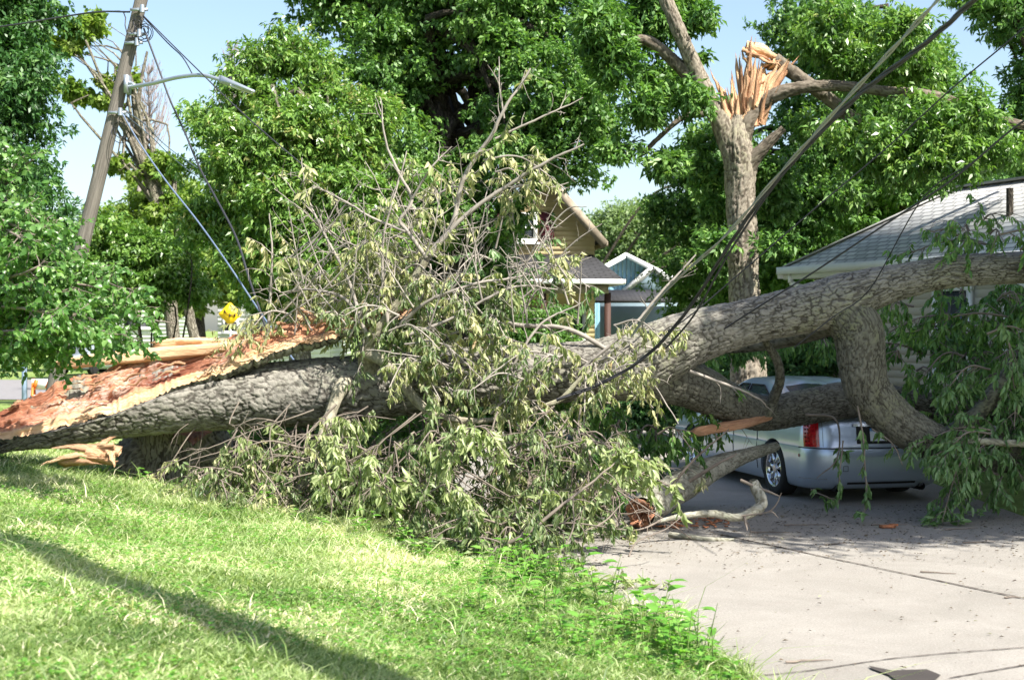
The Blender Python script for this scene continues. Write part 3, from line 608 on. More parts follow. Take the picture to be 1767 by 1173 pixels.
cs = crown3('crown', [(9.4, 10.6, 9.6, 2.0), (10.2, 13, 10.0, 3.2), (12.5, 12, 9.5, 3), (11.5, 15, 10.2, 2.4), (9.6, 14.8, 9.4, 1.9), (13, 9.5, 9, 2.2), (9.0, 12.6, 9.4, 1.9), (7.9, 11.3, 9.6, 1.7), (8.6, 9.6, 9.4, 1.6), (8.3, 13.6, 10.0, 1.8), (10.5, 11.5, 8.6, 2.4), (7.6, 12.4, 9.8, 1.4), (11, 14, 9.5, 3.0)], 130000, M['leaf_deep'], st, .19, 41)
limbs(mbo, A[6:, :3], cs[::60], .1, .02, seed=3); mbo.build('trunk', M['dark_bark'], st, True)

#SECTION houses
# ------------------------------------------------------------------ houses
def siding_mat(name, c, rough=.55):
    t = NT(name); t.set(rough, 0, .35); o = t.obj(); n = t.noise(o, 2.5, 5); s = t.noise(t.map(o, (1, 1, 12)), 5, 4)
    cc = t.ramp(n, [(.3, tuple(x*.86 for x in c)), (.7, c)]); cc = t.mix(t.math('MULTIPLY', s, .25), cc, tuple(x*.75 for x in c)); t.col(cc); return t.m
def shingle_mat(name, c1, c2, mort):
    t = NT(name); t.set(.95, 0, .15); u = t.uv(); b = t.n("ShaderNodeTexBrick"); t.l(u, b.inputs['Vector'])
    b.inputs['Scale'].default_value = 1.0; b.inputs['Brick Width'].default_value = .27; b.inputs['Row Height'].default_value = .14; b.inputs['Mortar Size'].default_value = .022
    b.inputs['Color1'].default_value = (*c1, 1); b.inputs['Color2'].default_value = (*c2, 1); b.inputs['Mortar'].default_value = (*mort, 1); b.inputs['Bias'].default_value = -.1
    n = t.noise(t.obj(), 60, 3); n2 = t.noise(t.map(u, (3.5, 7.5, 1)), 1.0, 2)
    c = t.mix(.3, b.outputs['Color'], t.ramp(n2, [(.35, c2), (.65, c1)])); c = t.mix(t.math('MULTIPLY', n, .3), c, mort); t.col(c); t.bump(b.outputs['Fac'], .01, -1); return t.m
M['beige'] = siding_mat("beige_siding", (.46, .44, .38)); M['yellow'] = siding_mat("yellow_siding", (.72, .58, .32)); M['blue'] = siding_mat("blue_siding", (.25, .46, .60)); M['whitesid'] = siding_mat("white_siding", (.78, .79, .80))
M['trim'] = plain("white_trim", (.76, .77, .76), .45, 0, .06); M['shin'] = shingle_mat("grey_shingles", (.78, .77, .74), (.45, .45, .45), (.20, .20, .20)); M['shind'] = shingle_mat("dark_shingles", (.07, .07, .075), (.045, .045, .05), (.02, .02, .02))
M['maroon'] = plain("maroon_shutter", (.07, .012, .018), .5); M['post'] = plain("brown_post", (.055, .025, .018), .7); M['found'] = plain("foundation", (.30, .28, .25), .9)
t = NT("window_glass"); t.set(.06, 0, .8); t.col((.035, .045, .055)); M['glass'] = t.m
def claps(mb, o, u, w, z0, z1, bd=.13, gable=None, n=None):
    """lap siding from o along u; gable(z) -> (u0,u1) limits"""
    o = np.array(o, float); u = np.array([u[0], u[1], 0.]); u = norm(u); n = np.array(n, float); z = z0
    while z < z1-.001:
        zt = min(z+bd, z1); a0, a1 = (0, w) if gable is None else gable((z+zt)/2)
        b0, b1 = (a0, a1) if gable is None else gable(zt)
        if a1 > a0:
            c0, c1 = (0, w) if gable is None else gable(z)
            V = [o+u*c0+n*.014, o+u*c1+n*.014, o+u*b1+n*.004, o+u*b0+n*.004, o+u*c0, o+u*c1]; V = np.array(V)
            V[0:2, 2] = z; V[2:4, 2] = zt; V[4:6, 2] = z; mb.add(V, [[0, 1, 2, 3], [4, 5, 1, 0]])
        z = zt
def window(parent, c, u, n, w, h, shutter=None, mull=True):
    c = np.array(c, float); u = norm(np.array([u[0], u[1], 0.])); n = np.array(n, float); zz = np.array([0, 0, 1.]); R = np.array([u, n, zz]).T
    f = MB(); t = .09
    for s in (-1, 1): f.box(c+u*s*w/2+n*.035, (t, .07, h+t), R); f.box(c+zz*s*h/2+n*.04, (w+t*1.2, .08, t), R)
    if mull: f.box(c+n*.03, (w, .04, .045), R)
    wf = f.build('window', M['trim'], parent); g = MB(); g.box(c+n*.012, (w-.05, .01, h-.05), R); g.build('pane', M['glass'], wf)
    s_ = MB(); s_.box(c-zz*(h/2+t*.75)+n*.06, (w+.2, .13, .05), R); s_.build('sill', M['trim'], wf)
    if shutter:
        for s in (-1, 1):
            k = MB(); k.box(c+u*s*(w/2+.27)+n*.035, (.36, .035, h+.1), R)
            for q in range(int(h/.09)): k.box(c+u*s*(w/2+.27)+n*.056+zz*(-h/2+.05+q*.09), (.28, .012, .03), R)
            k.build('shutter', shutter, parent)

# right house (hip roof)
C0 = P(1352, 462, 26.0); d = norm(np.array([.40, -.915, 0])); nn = np.array([.915, .40, 0.]); nl_ = -nn
ze = C0[2]; Ls = 16.0; hh = 2.15; zr = 2.1 + 243*(26-.515*hh)/F
hs = thing('grey_roof_house', (C0[0]+.5, C0[1], 0), 'single storey beige house with grey shingle hip roof and white gutter', 'house')
def roofplane(mb, a, b, c, e, th=.08):   # a,b eave; c,e ridge
    pts = np.array([a, b, c, e]); k = norm(np.cross(pts[1]-pts[0], pts[2]-pts[1]))
    if k[2] < 0: k = -k
    U = norm(pts[1]-pts[0]); Vv = np.cross(k, U); uv = np.stack([(pts-pts[0])@U, (pts-pts[0])@Vv], -1)
    V = np.vstack([pts, pts-k*th]); mb.add(V, [[0, 1, 2, 3], [7, 6, 5, 4], [0, 4, 5, 1], [1, 5, 6, 2], [2, 6, 7, 3], [3, 7, 4, 0]], uv=np.vstack([uv, uv]))
A0 = C0.copy(); B0 = A0+d*Ls; R0 = A0+(d+nn)*hh; R0[2] = zr; R1 = B0+(nn-d)*hh; R1[2] = zr; A1 = A0+nn*hh*2; B1 = B0+nn*hh*2
rf = MB(); roofplane(rf, A0, B0, R1, R0); roofplane(rf, B1, A1, R0, R1); roofplane(rf, A1, A0, R0, R0+1e-4); roofplane(rf, B0, B1, R1, R1+1e-4)
ro = rf.build('roof', M['shin'], hs)
rc = MB(); up = np.array([0, 0, 1.0])
rc.bar(R0+up*.02, R1+up*.02, .18, .04); rc.bar(A0+up*.015, R0+up*.015, .15, .03); M['cap'] = plain('ridge_cap_grey', (.34, .34, .34), .95, 0, .2, 8); rc.build('ridge_cap', M['cap'], ro)
vp = MB(); q = A0+d*4.6+nn*1.05; q[2] = ze+(zr-ze)*1.05/hh; vp.tube(np.array([q-up*.1, q+up*.42]), [.055, .055], 12); vp.build('vent_pipe', M['dark_bark'], ro)
gt = MB(); gt.bar(A0-up*.06-nn*.06-d*.05, B0-up*.06-nn*.06, .13, .13); gt.bar(A0-up*.16+nn*.01, B0-up*.16+nn*.01, .03, .12); gt.bar(A0-up*.10-nn*.1-d*.03, A1-up*.10-d*.03, .04, .2); gt.build('gutter', M['trim'], hs)
ds = MB(); w0 = A0+nn*.45+d*.45; dsp = np.array([A0+d*.2-up*.12, A0+d*.22-up*.28, w0-d*.12-nn*.06-up*.42, w0-d*.12-nn*.06-up*.6, np.array([*(w0-d*.12-nn*.06)[:2], .15])])
for a_, b_ in zip(dsp[:-1], dsp[1:]): ds.bar(a_, b_, .08, .08)
ds.build('downspout', M['trim'], hs)
sf = MB(); sf.poly([A0-up*.18, B0-up*.18, B0+nn*.5-up*.18, A0+nn*.5-up*.18], .02); sf.poly([A0-up*.2, A1-up*.2, A1+d*.5-up*.2, A0+d*.5-up*.2], .02); sf.build('soffit', M['found'], hs)
wl_ = MB(); wo = A0+(nn+d)*.45; claps(wl_, wo, d, Ls-.9, .25, ze-.2, n=nl_); claps(wl_, wo, nn, hh*2-.9, .25, ze-.2, n=-d); wb = B0+(nn-d)*.45; claps(wl_, wb, nn, hh*2-.9, .25, ze-.2, n=d); claps(wl_, wo+nn*(2*hh-.9), d, Ls-.9, .25, ze-.2, n=nn)
wl_.build('wall', M['beige'], hs); fd = MB(); cc = wo+d*(Ls-.9)/2+nn*(hh-.45); fd.box([cc[0], cc[1], .12], (hh*2-.94, Ls-.94, .27), np.array([nn, -d, up]).T); fd.build('foundation', M['found'], hs)
cb = MB(); cb.box([*(wo)[:2], ze/2], (.12, .12, ze-.25), np.array([nn, -d, up]).T); cb.build('corner_board', M['trim'], hs)
for k_ in (1.0, 3.6, 5.2, 6.6, 9.5): c_ = wo+d*k_+nl_*.02; c_[2] = ze-1.15 if k_ > 1.5 else ze-.75; window(hs, c_, d, nl_, .8, 1.35 if k_ > 1.5 else .5)

# yellow house
YH = 34.0; yh = thing('yellow_house', P(950, 700, YH)*[1, 1, 0], 'yellow clapboard gable house with dark porch roof and maroon shutters', 'house')
def yp(px, py, dy=0.): return P(px, py, YH+dy)
u_ = np.array([1, .10, 0]); u_ = norm(u_); n_ = np.array([.0995, -.995, 0.])
wr_ = yp(1026, 440); wlft = yp(842, 440); W = np.linalg.norm((wr_-wlft)[:2]); zE = yp(0, 402)[2]; zP = yp(0, 300)[2]
oL = np.array([wr_[0], wr_[1], 0]) - u_*W
def gab(z): f = np.clip((z-zE)/(zP-zE), 0, 1); return (f*W/2, W-f*W/2)
mb = MB(); claps(mb, oL, u_, W, .4, zP-.05, .115, gab, n_)
bk = -n_*8.0; claps(mb, oL+u_*W, bk, 8.0, .4, zE, .115, None, u_); claps(mb, oL, bk, 8.0, .4, zE, .115, None, -u_); claps(mb, oL+bk, u_, W, .4, zP-.05, .115, gab, -n_)
mb.build('wall', M['yellow'], yh)
rf = MB(); ov = .18; pk = oL+u_*W/2; pk[2] = zP; sl = (zP-zE)/(W/2)
eR = oL+u_*(W+ov); eR[2] = zE-ov*sl; eL = oL-u_*ov; eL[2] = zE-ov*sl; f_ = n_*.4
roofplane(rf, eR+f_, eR+bk-f_*.5, pk+up*.05+bk-f_*.5, pk+up*.05+f_, .1); roofplane(rf, eL+bk-f_*.5, eL+f_, pk+up*.05+f_, pk+up*.05+bk-f_*.5, .1); rf.build('roof', M['shind'], yh)
tr = MB(); tr.bar(eR+f_*1.03-up*.1, pk+f_*1.03-up*.06, .05, .2); tr.bar(eL+f_*1.03-up*.1, pk+f_*1.03-up*.06, .05, .16); tr.bar(eR+f_-up*.08+u_*.03, eR+bk-up*.08+u_*.03, .1, .12); M['oldtrim'] = plain('weathered_trim', (.30, .25, .19), .8, 0, .4, 3); tr.build('bargeboard', M['oldtrim'], yh)
cw = yp(902, 394); cw = oL+u_*((cw-oL)@u_)+n_*.02; cw[2] = yp(0, 394)[2]; window(yh, cw, u_, n_, .55, .62, M['maroon'])
cw2 = oL+u_*W*.3+n_*.02; cw2[2] = 1.9; window(yh, cw2, u_, n_, 1.0, 1.3); cw3 = oL+u_*W*.72+n_*.02; cw3[2] = 1.9; window(yh, cw3, u_, n_, .9, 1.3)
zpt = yp(0, 440)[2]; zpe = yp(0, 482, -2)[2]
pf = MB(); eA = oL-u_*.6+n_*2.2; eA[2] = zpe; eB = oL+u_*(W+.30)+n_*2.2; eB[2] = zpe; iA = oL+n_*.02; iA[2] = zpt; iB = oL+u_*(W-.05)+n_*.02; iB[2] = zpt
roofplane(pf, eA, eB, iB, iA, .08); eC = oL+u_*(W+.30)+bk*.4; eC[2] = zpe; iC = oL+u_*(W+.02)+bk*.4; iC[2] = zpt; roofplane(pf, eB, eC, iC, iB, .08); pf.build('porch_roof', M['shind'], yh)
fa = MB(); fa.bar(eA-up*.06+n_*.02, eB-up*.06+n_*.02, .05, .11); fa.bar(eB-up*.06+u_*.03, eC-up*.06+u_*.03, .05, .11); fa.build('fascia', M['trim'], yh); fa = MB(); fa.bar(eA-up*.22-n_*.25, eB-up*.22-n_*.25-u_*.3, .12, .2); fa.build('porch_beam', M['oldtrim'], yh)
for k_ in (.0, .42, .99):
    q = oL+u_*(W+.02)*k_+n_*1.9; p_ = MB(); p_.box([q[0], q[1], (zpe-.3)/2], (.14, .14, zpe-.3)); p_.box([q[0], q[1], .4], (.3, .3, .5)); p_.build('porch_post', M['post'], yh)
rl = MB(); rl.bar(oL+n_*1.9+up*1.0, oL+u_*(W+.3)+n_*1.9+up*1.0, .06, .08); [rl.box([*(oL+u_*k*.14+n_*1.9)[:2], .65], (.04, .04, .7)) for k in range(int(W/.14))]; rl.build('railing', M['post'], yh)
fl = MB(); c_ = oL+u_*W/2+n_*1.1; fl.box([c_[0], c_[1], .15], (W+.6, 2.2, .3), np.array([u_, -n_, up]).T); fl.build('porch_floor', M['found'], yh)

# blue house
YB2 = 47.0; bh = thing('blue_house', P(1090, 660, YB2)*[1, 1, 0], 'small pale blue house with white gable trim right of the yellow house', 'house')
def vboard(mb, pl, pr, pk, z0, n=(0, -1, 0), st=.14):
    x0, x1 = pl[0], pr[0]; k = int((x1-x0)/st)
    for i in range(k):
        xa = x0+i*(x1-x0)/k; xb = xa+(x1-x0)/k
        zt = lambda x: np.interp(x, [x0, pk[0], x1], [pl[2], pk[2], pr[2]])
        y = pl[1]-.012*(i % 2); mb.add([[xa+.01, y, z0], [xb-.01, y, z0], [xb-.01, y, zt(xb)], [xa+.01, y, zt(xa)], [xb, y+.03, z0], [xb, y+.03, zt(xb)]], [[0, 1, 2, 3], [1, 4, 5, 2]])
a_ = P(1000, 488, YB2); b_ = P(1170, 480, YB2); k_ = P(1078, 440, YB2)
a_[2] = b_[2] = min(a_[2], b_[2]); mb = MB(); vboard(mb, a_, b_, k_, .2)
mb.box([(a_[0]+b_[0])/2, YB2+3.55, a_[2]/2], (b_[0]-a_[0]-.04, 7, a_[2]-.02)); mb.build('wall', M['blue'], bh)
rf = MB(); o1 = np.array([.45, -.5, -.12]); bkv = np.array([0, 7.6, 0]); kk = k_+[0, -.5, .06]
roofplane(rf, b_+o1, b_+o1+bkv, kk+bkv, kk, .1); roofplane(rf, a_+o1*[-1, 1, 1]+bkv, a_+o1*[-1, 1, 1], kk, kk+bkv, .1); rf.build('roof', M['trim'], bh)
tr = MB(); tr.bar(b_+o1-[0, .03, .1], kk-[0, .03, .1], .05, .14); tr.bar(a_+o1*[-1, 1, 1]-[0, .03, .1], kk-[0, .03, .1], .05, .14); tr.build('bargeboard', M['trim'], bh)
pa = P(1088, 500, 44.5); pb = P(1166, 500, 44.5); pk_ = P(1126, 464, 44.5); tr = MB(); tr.bar(pa, pk_, .06, .12); tr.bar(pb, pk_, .06, .12)
tr.poly([pa, pb, pk_], .05, n=(0, 1, 0)); M['shadeblue'] = siding_mat("shaded_blue_siding", (.16, .22, .26))  # blue siding darkened; the porch shade is in this colour
pg = MB(); pg.poly([pa+[0, -.02, 0], pk_+[0, -.02, -.1], pb+[0, -.02, 0]], .04, n=(0, 1, 0)); pg.build('porch_gable', M['shadeblue'], bh); tr.build('porch_trim', M['trim'], bh)
rf = MB(); roofplane(rf, pb+[.3, -.2, -.1], pb+[.3, 2.5, -.1], pk_+[0, 2.5, .08], pk_+[0, -.2, .08], .06); roofplane(rf, pa+[-.3, 2.5, -.1], pa+[-.3, -.2, -.1], pk_+[0, -.2, .08], pk_+[0, 2.5, .08], .06); rf.build('porch_roof', M['shin'], bh)
rf = MB(); g1 = P(1020, 500, 43.8); g2 = P(1190, 500, 43.8); g3 = P(1190, 518, 41.5); g4 = P(1020, 518, 41.5); roofplane(rf, g4, g3, g2, g1, .08); rf.build('awning', M['shind'], bh)
pw = MB(); pw.box([(g1[0]+g2[0])/2, 44.2, g1[2]/2-.1], (g2[0]-g1[0]-.6, .2, g1[2]-.3)); pw.build('porch_wall', M['shadeblue'], bh)

# white houses far left
def white_house(label, px0, px1, pyt, pyr, Y, wins):
    a = P(px0, 0, Y); b = P(px1, 0, Y); zt = P(0, pyt, Y)[2]; zr_ = P(0, pyr, Y)[2]; h = thing('white_house', ((a[0]+b[0])/2, Y, 0), label, 'house')
    mb = MB(); claps(mb, [a[0], Y, 0], (1, 0), b[0]-a[0], 0, zt, .2, None, (0, -1, 0)); claps(mb, [b[0], Y, 0], (0, 1), 8, 0, zt, .2, None, (1, 0, 0)); claps(mb, [a[0], Y, 0], (0, 1), 8, 0, zt, .2, None, (-1, 0, 0)); claps(mb, [a[0], Y+8, 0], (1, 0), b[0]-a[0], 0, zt, .2, None, (0, 1, 0)); mb.build('wall', M['whitesid'], h)
    rf = MB(); A = np.array([a[0]-.4, Y-.4, zt]); B = np.array([b[0]+.4, Y-.4, zt]); C = np.array([b[0]+.4, Y+4, zr_]); D = np.array([a[0]-.4, Y+4, zr_]); E = A+[0, 8.8, 0]; G = B+[0, 8.8, 0]
    roofplane(rf, A, B, C, D); roofplane(rf, G, E, D, C); rf.build('roof', M['shin'], h)
    for (px, py, w, hh_) in wins: c = P(px, py, Y); window(h, c, (1, 0), np.array([0, -1, 0.]), w, hh_)
white_house('two storey white house glimpsed through leaves at far left', 150, 275, 478, 440, 72, [(180, 530, 1.1, 1.4), (205, 505, 1.0, 1.3), (235, 545, 1.3, 1.2), (255, 510, 1, 1.3)])
white_house('long white house behind the yellow diamond sign', 376, 570, 492, 462, 63, [(470, 515, 1, 1.1), (525, 520, 1.2, 1.1), (368+30, 555, .6, .9)])

#SECTION car
# ------------------------------------------------------------------ silver car
th = math.radians(13.5); car = bpy.data.objects.new('silver_car', None); col_link(car); car['_local'] = 1
cd = np.array([math.cos(th), math.sin(th)]); corner = np.array([3.56, 16.95]); car.location = (*(corner + .93*cd), 0); car.rotation_euler = (0, 0, th)
tag(car, 'silver sedan crushed under the fallen limb, left wheel and red tail lamp showing', 'car')
t = NT("silver_paint"); t.set(.30, .55, .5, .7); n_1 = t.noise(t.obj(), 400, 2); n_2 = t.noise(t.obj(), 3, 5)
c = t.mix(t.math('MULTIPLY', n_1, .25), (.42, .50, .62), (.60, .66, .74)); c = t.mix(t.ramp(n_2, [(.55, (0,0,0)), (.8, (.35,.35,.35))]), c, (.30, .28, .25)); t.col(c); M['paint'] = t.m
t = NT("tail_lamp_red"); t.set(.12, 0, .6, 1); v = t.n("ShaderNodeTexBrick"); t.l(t.map(t.obj(), (1, 1, 1)), v.inputs['Vector']); t.col(t.ramp(t.noise(t.obj(), 40, 2), [(.35, (.30, .004, .01)), (.65, (.62, .02, .03))])); M['red'] = t.m
M['redmark'] = plain("reflector_red", (.25, .01, .01), .25); M['rubber'] = plain("rubber", (.018, .018, .018), .8); M['black'] = plain("black_plastic", (.012, .012, .013), .55)
M['chrome'] = plain("chrome", (.72, .72, .74), .14, 1, .02); M['cglass'] = M['glass']
LN = 4.98
def ring(z, w, y0, y1, cr, n=22):
    """rounded plan section, counter-clockwise from front-right"""
    pts = []
    def arc(cx, cy, rx, ry, a0, a1):
        for a in np.linspace(a0, a1, n): pts.append([cx+math.cos(a)*rx, cy+math.sin(a)*ry, z])
    ry = cr; rx = min(cr*1.15, w*.6)
    arc(w-rx, y1-ry, rx, ry, 0, math.pi/2)
    for x in np.linspace(w-rx, -w+rx, 10)[1:-1]: pts.append([x, y1, z])
    arc(-w+rx, y1-ry, rx, ry, math.pi/2, math.pi)
    for y in np.linspace(y1-ry, y0+ry, 34)[1:-1]: pts.append([-w, y, z])
    arc(-w+rx, y0+ry, rx, ry, math.pi, 1.5*math.pi)
    for x in np.linspace(-w+rx, w-rx, 16)[1:-1]: pts.append([x, y0 - .05*(1-(x/(w-rx))**2)*0, z])
    arc(w-rx, y0+ry, rx, ry, 1.5*math.pi, 2*math.pi)
    for y in np.linspace(y0+ry, y1-ry, 34)[1:-1]: pts.append([w, y, z])
    return np.array(pts)
LV = [(.17, .84, .10, LN-.2, .30), (.20, .875, .03, LN-.12, .32), (.30, .905, -.03, LN-.05, .33), (.42, .918, -.055, LN, .33), (.56, .922, -.06, LN, .33), (.64, .922, -.055, LN, .33), (.665, .920, -.045, LN-.01, .33),
      (.672, .912, -.012, LN-.02, .31), (.69, .914, .0, LN-.03, .30), (.80, .912, .015, LN-.12, .29), (.90, .90, .03, LN-.2, .27), (.98, .875, .045, LN-.3, .25), (1.02, .845, .065, LN-.4, .25), (1.04, .80, .11, LN-.5, .25)]
def lv(z):
    a = np.array(LV); return [z] + [float(np.interp(z, a[:, 0], a[:, k])) for k in range(1, 5)]
def yshape(R):      # plan curvature of the tail, hood drop
    R = R.copy(); m = R[:, 1] < .6; x = R[:, 0]
    R[:, 1] += np.where(R[:, 1] < .5, .07*(x/.92)**2, 0)
    k = sstep(3.3, LN, R[:, 1]); z = R[:, 2]; R[:, 2] = np.where(z > .6, z - k*(z-.6)*.55, z); return R
rings = [yshape(ring(*L)) for L in LV]; n_ = len(rings[0]); V = np.vstack(rings)
Q = [[k*n_+j, k*n_+(j+1) % n_, (k+1)*n_+(j+1) % n_, (k+1)*n_+j] for k in range(len(rings)-1) for j in range(n_)]
V = np.vstack([V, rings[0].mean(0)]); T = [[(j+1) % n_, j, len(V)-1] for j in range(n_)]
top = rings[-1]; ctr = top.mean(0); base = len(V); lay = [top]
for s in (.8, .55, .3):
    L = top.copy(); L[:, 0] *= s; L[:, 1] = ctr[1]+(top[:, 1]-ctr[1])*(1-(1-s)*.9); L[:, 2] += .03*(1-s); lay.append(L)
off = (len(rings)-1)*n_; prev = off
for L in lay[1:]:
    st_ = len(V); V = np.vstack([V, L]); Q += [[prev+j, prev+(j+1) % n_, st_+(j+1) % n_, st_+j] for j in range(n_)]; prev = st_
V = np.vstack([V, lay[-1].mean(0)]); T += [[prev+j, prev+(j+1) % n_, len(V)-1] for j in range(n_)]
# crushed boot lid under the limb
body = mesh_obj('body', V, Q, T, M['paint'], None, True)
cut = MB()
for yy_ in (1.12, 4.02):
    for sx in (-1, 1): cut.tube(np.array([[sx*.62, yy_, .335], [sx*1.2, yy_, .335]]), [.385, .385], 40)
cutV = np.vstack(cut.V); co = mesh_obj('cut', cutV, np.vstack(cut.Q), np.vstack(cut.T)); 
import bmesh as _bm
for ob_ in (co, body):
    b_ = _bm.new(); b_.from_mesh(ob_.data); _bm.ops.remove_doubles(b_, verts=b_.verts, dist=1e-4); _bm.ops.recalc_face_normals(b_, faces=b_.faces); b_.to_mesh(ob_.data); b_.free()
md = body.modifiers.new('b', 'BOOLEAN'); md.object = co; md.operation = 'DIFFERENCE'; md.solver = 'EXACT'
dg = bpy.context.evaluated_depsgraph_get(); nm = bpy.data.meshes.new_from_object(body.evaluated_get(dg)); body.modifiers.clear(); body.data = nm; bpy.data.objects.remove(co)
if len(nm.materials) == 0: nm.materials.append(M['paint'])
nm.materials[0] = M['paint']; nm.polygons.foreach_set("material_index", np.zeros(len(nm.polygons), np.int32)); nm.polygons.foreach_set("use_smooth", np.ones(len(nm.polygons), bool))
b_ = _bm.new(); b_.from_mesh(nm)
for e in b_.edges:
    if len(e.link_faces) == 2 and e.calc_face_angle(0) > .7: e.smooth = False
b_.to_mesh(nm); b_.free()
body.parent = car
# greenhouse
GL = [(1.00, .83, .62, 3.75, .22), (1.06, .805, .72, 3.65, .25), (1.16, .765, .98, 3.42, .28), (1.26, .72, 1.24, 3.20, .30), (1.35, .675, 1.46, 3.02, .33), (1.40, .64, 1.58, 2.92, .33), (1.435, .585, 1.72, 2.82, .33), (1.45, .48, 1.85, 2.7, .3)]
def dent(R):
    R = R.copy(); x, y, z = R[:, 0], R[:, 1], R[:, 2]; k = sstep(1.2, 1.43, z)
    dd = np.exp(-((y-1.75)/.45)**2)*(.05+.05*np.sin(x*7)+.04*(fbm(x*6, y*6, 0, 2)-.5)*2)*np.exp(-((x-.2)/.7)**2); R[:, 2] -= k*dd*1.1; return R
gr = [dent(ring(*L)) for L in GL]; V = np.vstack(gr); Q = [[k*n_+j, k*n_+(j+1) % n_, (k+1)*n_+(j+1) % n_, (k+1)*n_+j] for k in range(len(gr)-1) for j in range(n_)]
top = gr[-1]; prev = (len(gr)-1)*n_
for s in (.85, .7, .5, .3, .15):
    L = top.copy(); L[:, 0] *= s; cy = top[:, 1].mean(); L[:, 1] = cy+(top[:, 1]-cy)*(1-(1-s)*.85); L[:, 2] = 1.45+.02*(1-s); L = dent(L)
    st_ = len(V); V = np.vstack([V, L]); Q += [[prev+j, prev+(j+1) % n_, st_+(j+1) % n_, st_+j] for j in range(n_)]; prev = st_
V = np.vstack([V, V[prev:].mean(0)]); T = [[prev+j, prev+(j+1) % n_, len(V)-1] for j in range(n_)]
mesh_obj('roof', V, Q, T, M['paint'], car, True)
ga = np.array(GL)
def gsurf(z): return [float(np.interp(z, ga[:, 0], ga[:, k])) for k in range(1, 5)]
def sidepatch(side, ylo, yhi, z0, z1, off, name, mat, parent, k=10):
    V = []; zs = np.linspace(z0, z1, k)
    for z in zs:
        w, y0, y1, cr = gsurf(z); a = ylo(z); b = yhi(z)
        for y in np.linspace(a, b, 14): V.append([side*(w+off), y, z])
    Q = [[i*14+j, i*14+j+1, (i+1)*14+j+1, (i+1)*14+j] for i in range(k-1) for j in range(13)]
    return mesh_obj(name, V, Q, None, mat, parent, True)
for sd in (-1, 1):
    for (f0, f1) in ((lambda z: max(1.42+.0*z, gsurf(z)[1]+.44), lambda z: 2.32), (lambda z: 2.40, lambda z: min(3.25, gsurf(z)[2]-.36))):
        w_ = sidepatch(sd, f0, f1, 1.045, 1.36, .006, 'side_window', M['glass'], car)
        fr_ = MB(); pts = [[sd*(gsurf(z)[0]+.012), f0(z), z] for z in np.linspace(1.045, 1.36, 6)]+[[sd*(gsurf(1.36)[0]+.012), f1(1.36), 1.36]]+[[sd*(gsurf(z)[0]+.012), f1(z), z] for z in np.linspace(1.36, 1.045, 6)]+[[sd*(gsurf(1.045)[0]+.012), f0(1.045), 1.045]]
        for a_, b_ in zip(pts[:-1], pts[1:]):
            if np.linalg.norm(np.array(a_)-b_) > 1e-4: fr_.bar(a_, b_, .016, .016)
        fr_.build('window_trim', M['black'], w_)
# rear window: near-black sheet painting the unlit cabin, with shards of blue-grey glass
V = []; zs = np.linspace(1.07, 1.385, 12)
for z in zs:
    w, y0, y1, cr = gsurf(z)
    for x in np.linspace(-w*.80, w*.80, 20):
        R = dent(np.array([[x, y0 - .008 + max(0, (abs(x)-(w-cr*1.15)))**2*1.3, z+.004]])); V.append(R[0])
Q = [[i*20+j, i*20+j+1, (i+1)*20+j+1, (i+1)*20+j] for i in range(11) for j in range(19)]
t = NT("dark_cabin"); t.set(.25, 0, .5); t.col((.012, .012, .014)); M['cabin'] = t.m
rw = mesh_obj('rear_window', V, Q, None, M['cabin'], car, True)
t = NT("tinted_glass"); t.set(.08, .2, .7); t.col((.12, .22, .33)); M['shard'] = t.m
mb = MB(); V = np.array(V).reshape(12, 20, 3)
for ids in ([(0, 0), (0, 5), (3, 3), (8, 0)], [(0, 5), (0, 13), (1, 11), (2, 7)], [(11, 12), (11, 19), (8, 19), (10, 15)]):
    p_ = np.array([V[a, b] for a, b in ids])+[0, -.012, .004]; mb.poly(p_, .006, n=(0, -.8, .6))
mb.build('glass_shard', M['shard'], rw)
# tail details on the body surface
def bodypatch(name, z0, z1, t0, t1, off, mat, parent=car, nz=8, nt=16, side=None):
    """t = fraction along the tail half: 0 = centre of tail, 1 = corner middle, up to 2 = flank"""
    V = []
    for z in np.linspace(z0, z1, nz):
        L = lv(z); R = yshape(ring(*L)); k0 = 22*2+8+32; tail = R[k0:k0+22+14+22]   # left corner, tail, right corner
        dd = np.concatenate([[0], np.cumsum(np.linalg.norm(np.diff(tail, axis=0), axis=1))]); mid = dd[-1]/2
        lft = np.arange(len(dd))
        for tt in np.linspace(t0, t1, nt):
            s = mid + tt; q = np.array([np.interp(s, dd, tail[:, c]) for c in range(3)])
            q2 = np.array([np.interp(s+.01, dd, tail[:, c]) for c in range(3)]); tg = norm(q2-q); nrm = np.array([tg[1], -tg[0], 0]); V.append(q+nrm*off)
    Q = [[i*nt+j, i*nt+j+1, (i+1)*nt+j+1, (i+1)*nt+j] for i in range(nz-1) for j in range(nt-1)]
    return mesh_obj(name, V, Q, None, mat, parent, True)
for s in (-1, 1):
    a0, a1 = sorted((s*.78, s*.985)); L_ = bodypatch('tail_lamp', .685, 1.01, a0, a1, .012, M['red'])
    mb = MB(); Vv = np.array([v.co[:] for v in L_.data.vertices]).reshape(8, 16, 3)
    for c_ in (2, 5): 
        for r_ in range(7): mb.box(Vv[r_, c_ if s < 0 else 15-c_]+[0, -.006, .02], (.018, .012, .022))
    mb.build('lamp_cell', M['redmark'], L_)
    b0, b1 = sorted((s*1.10, s*1.24)); bodypatch('side_marker', .555, .59, b0, b1, .008, M['redmark'], nz=2)
bodypatch('bumper_gap', .664, .676, -1.3, 1.3, .004, M['black'], nz=2, nt=90)
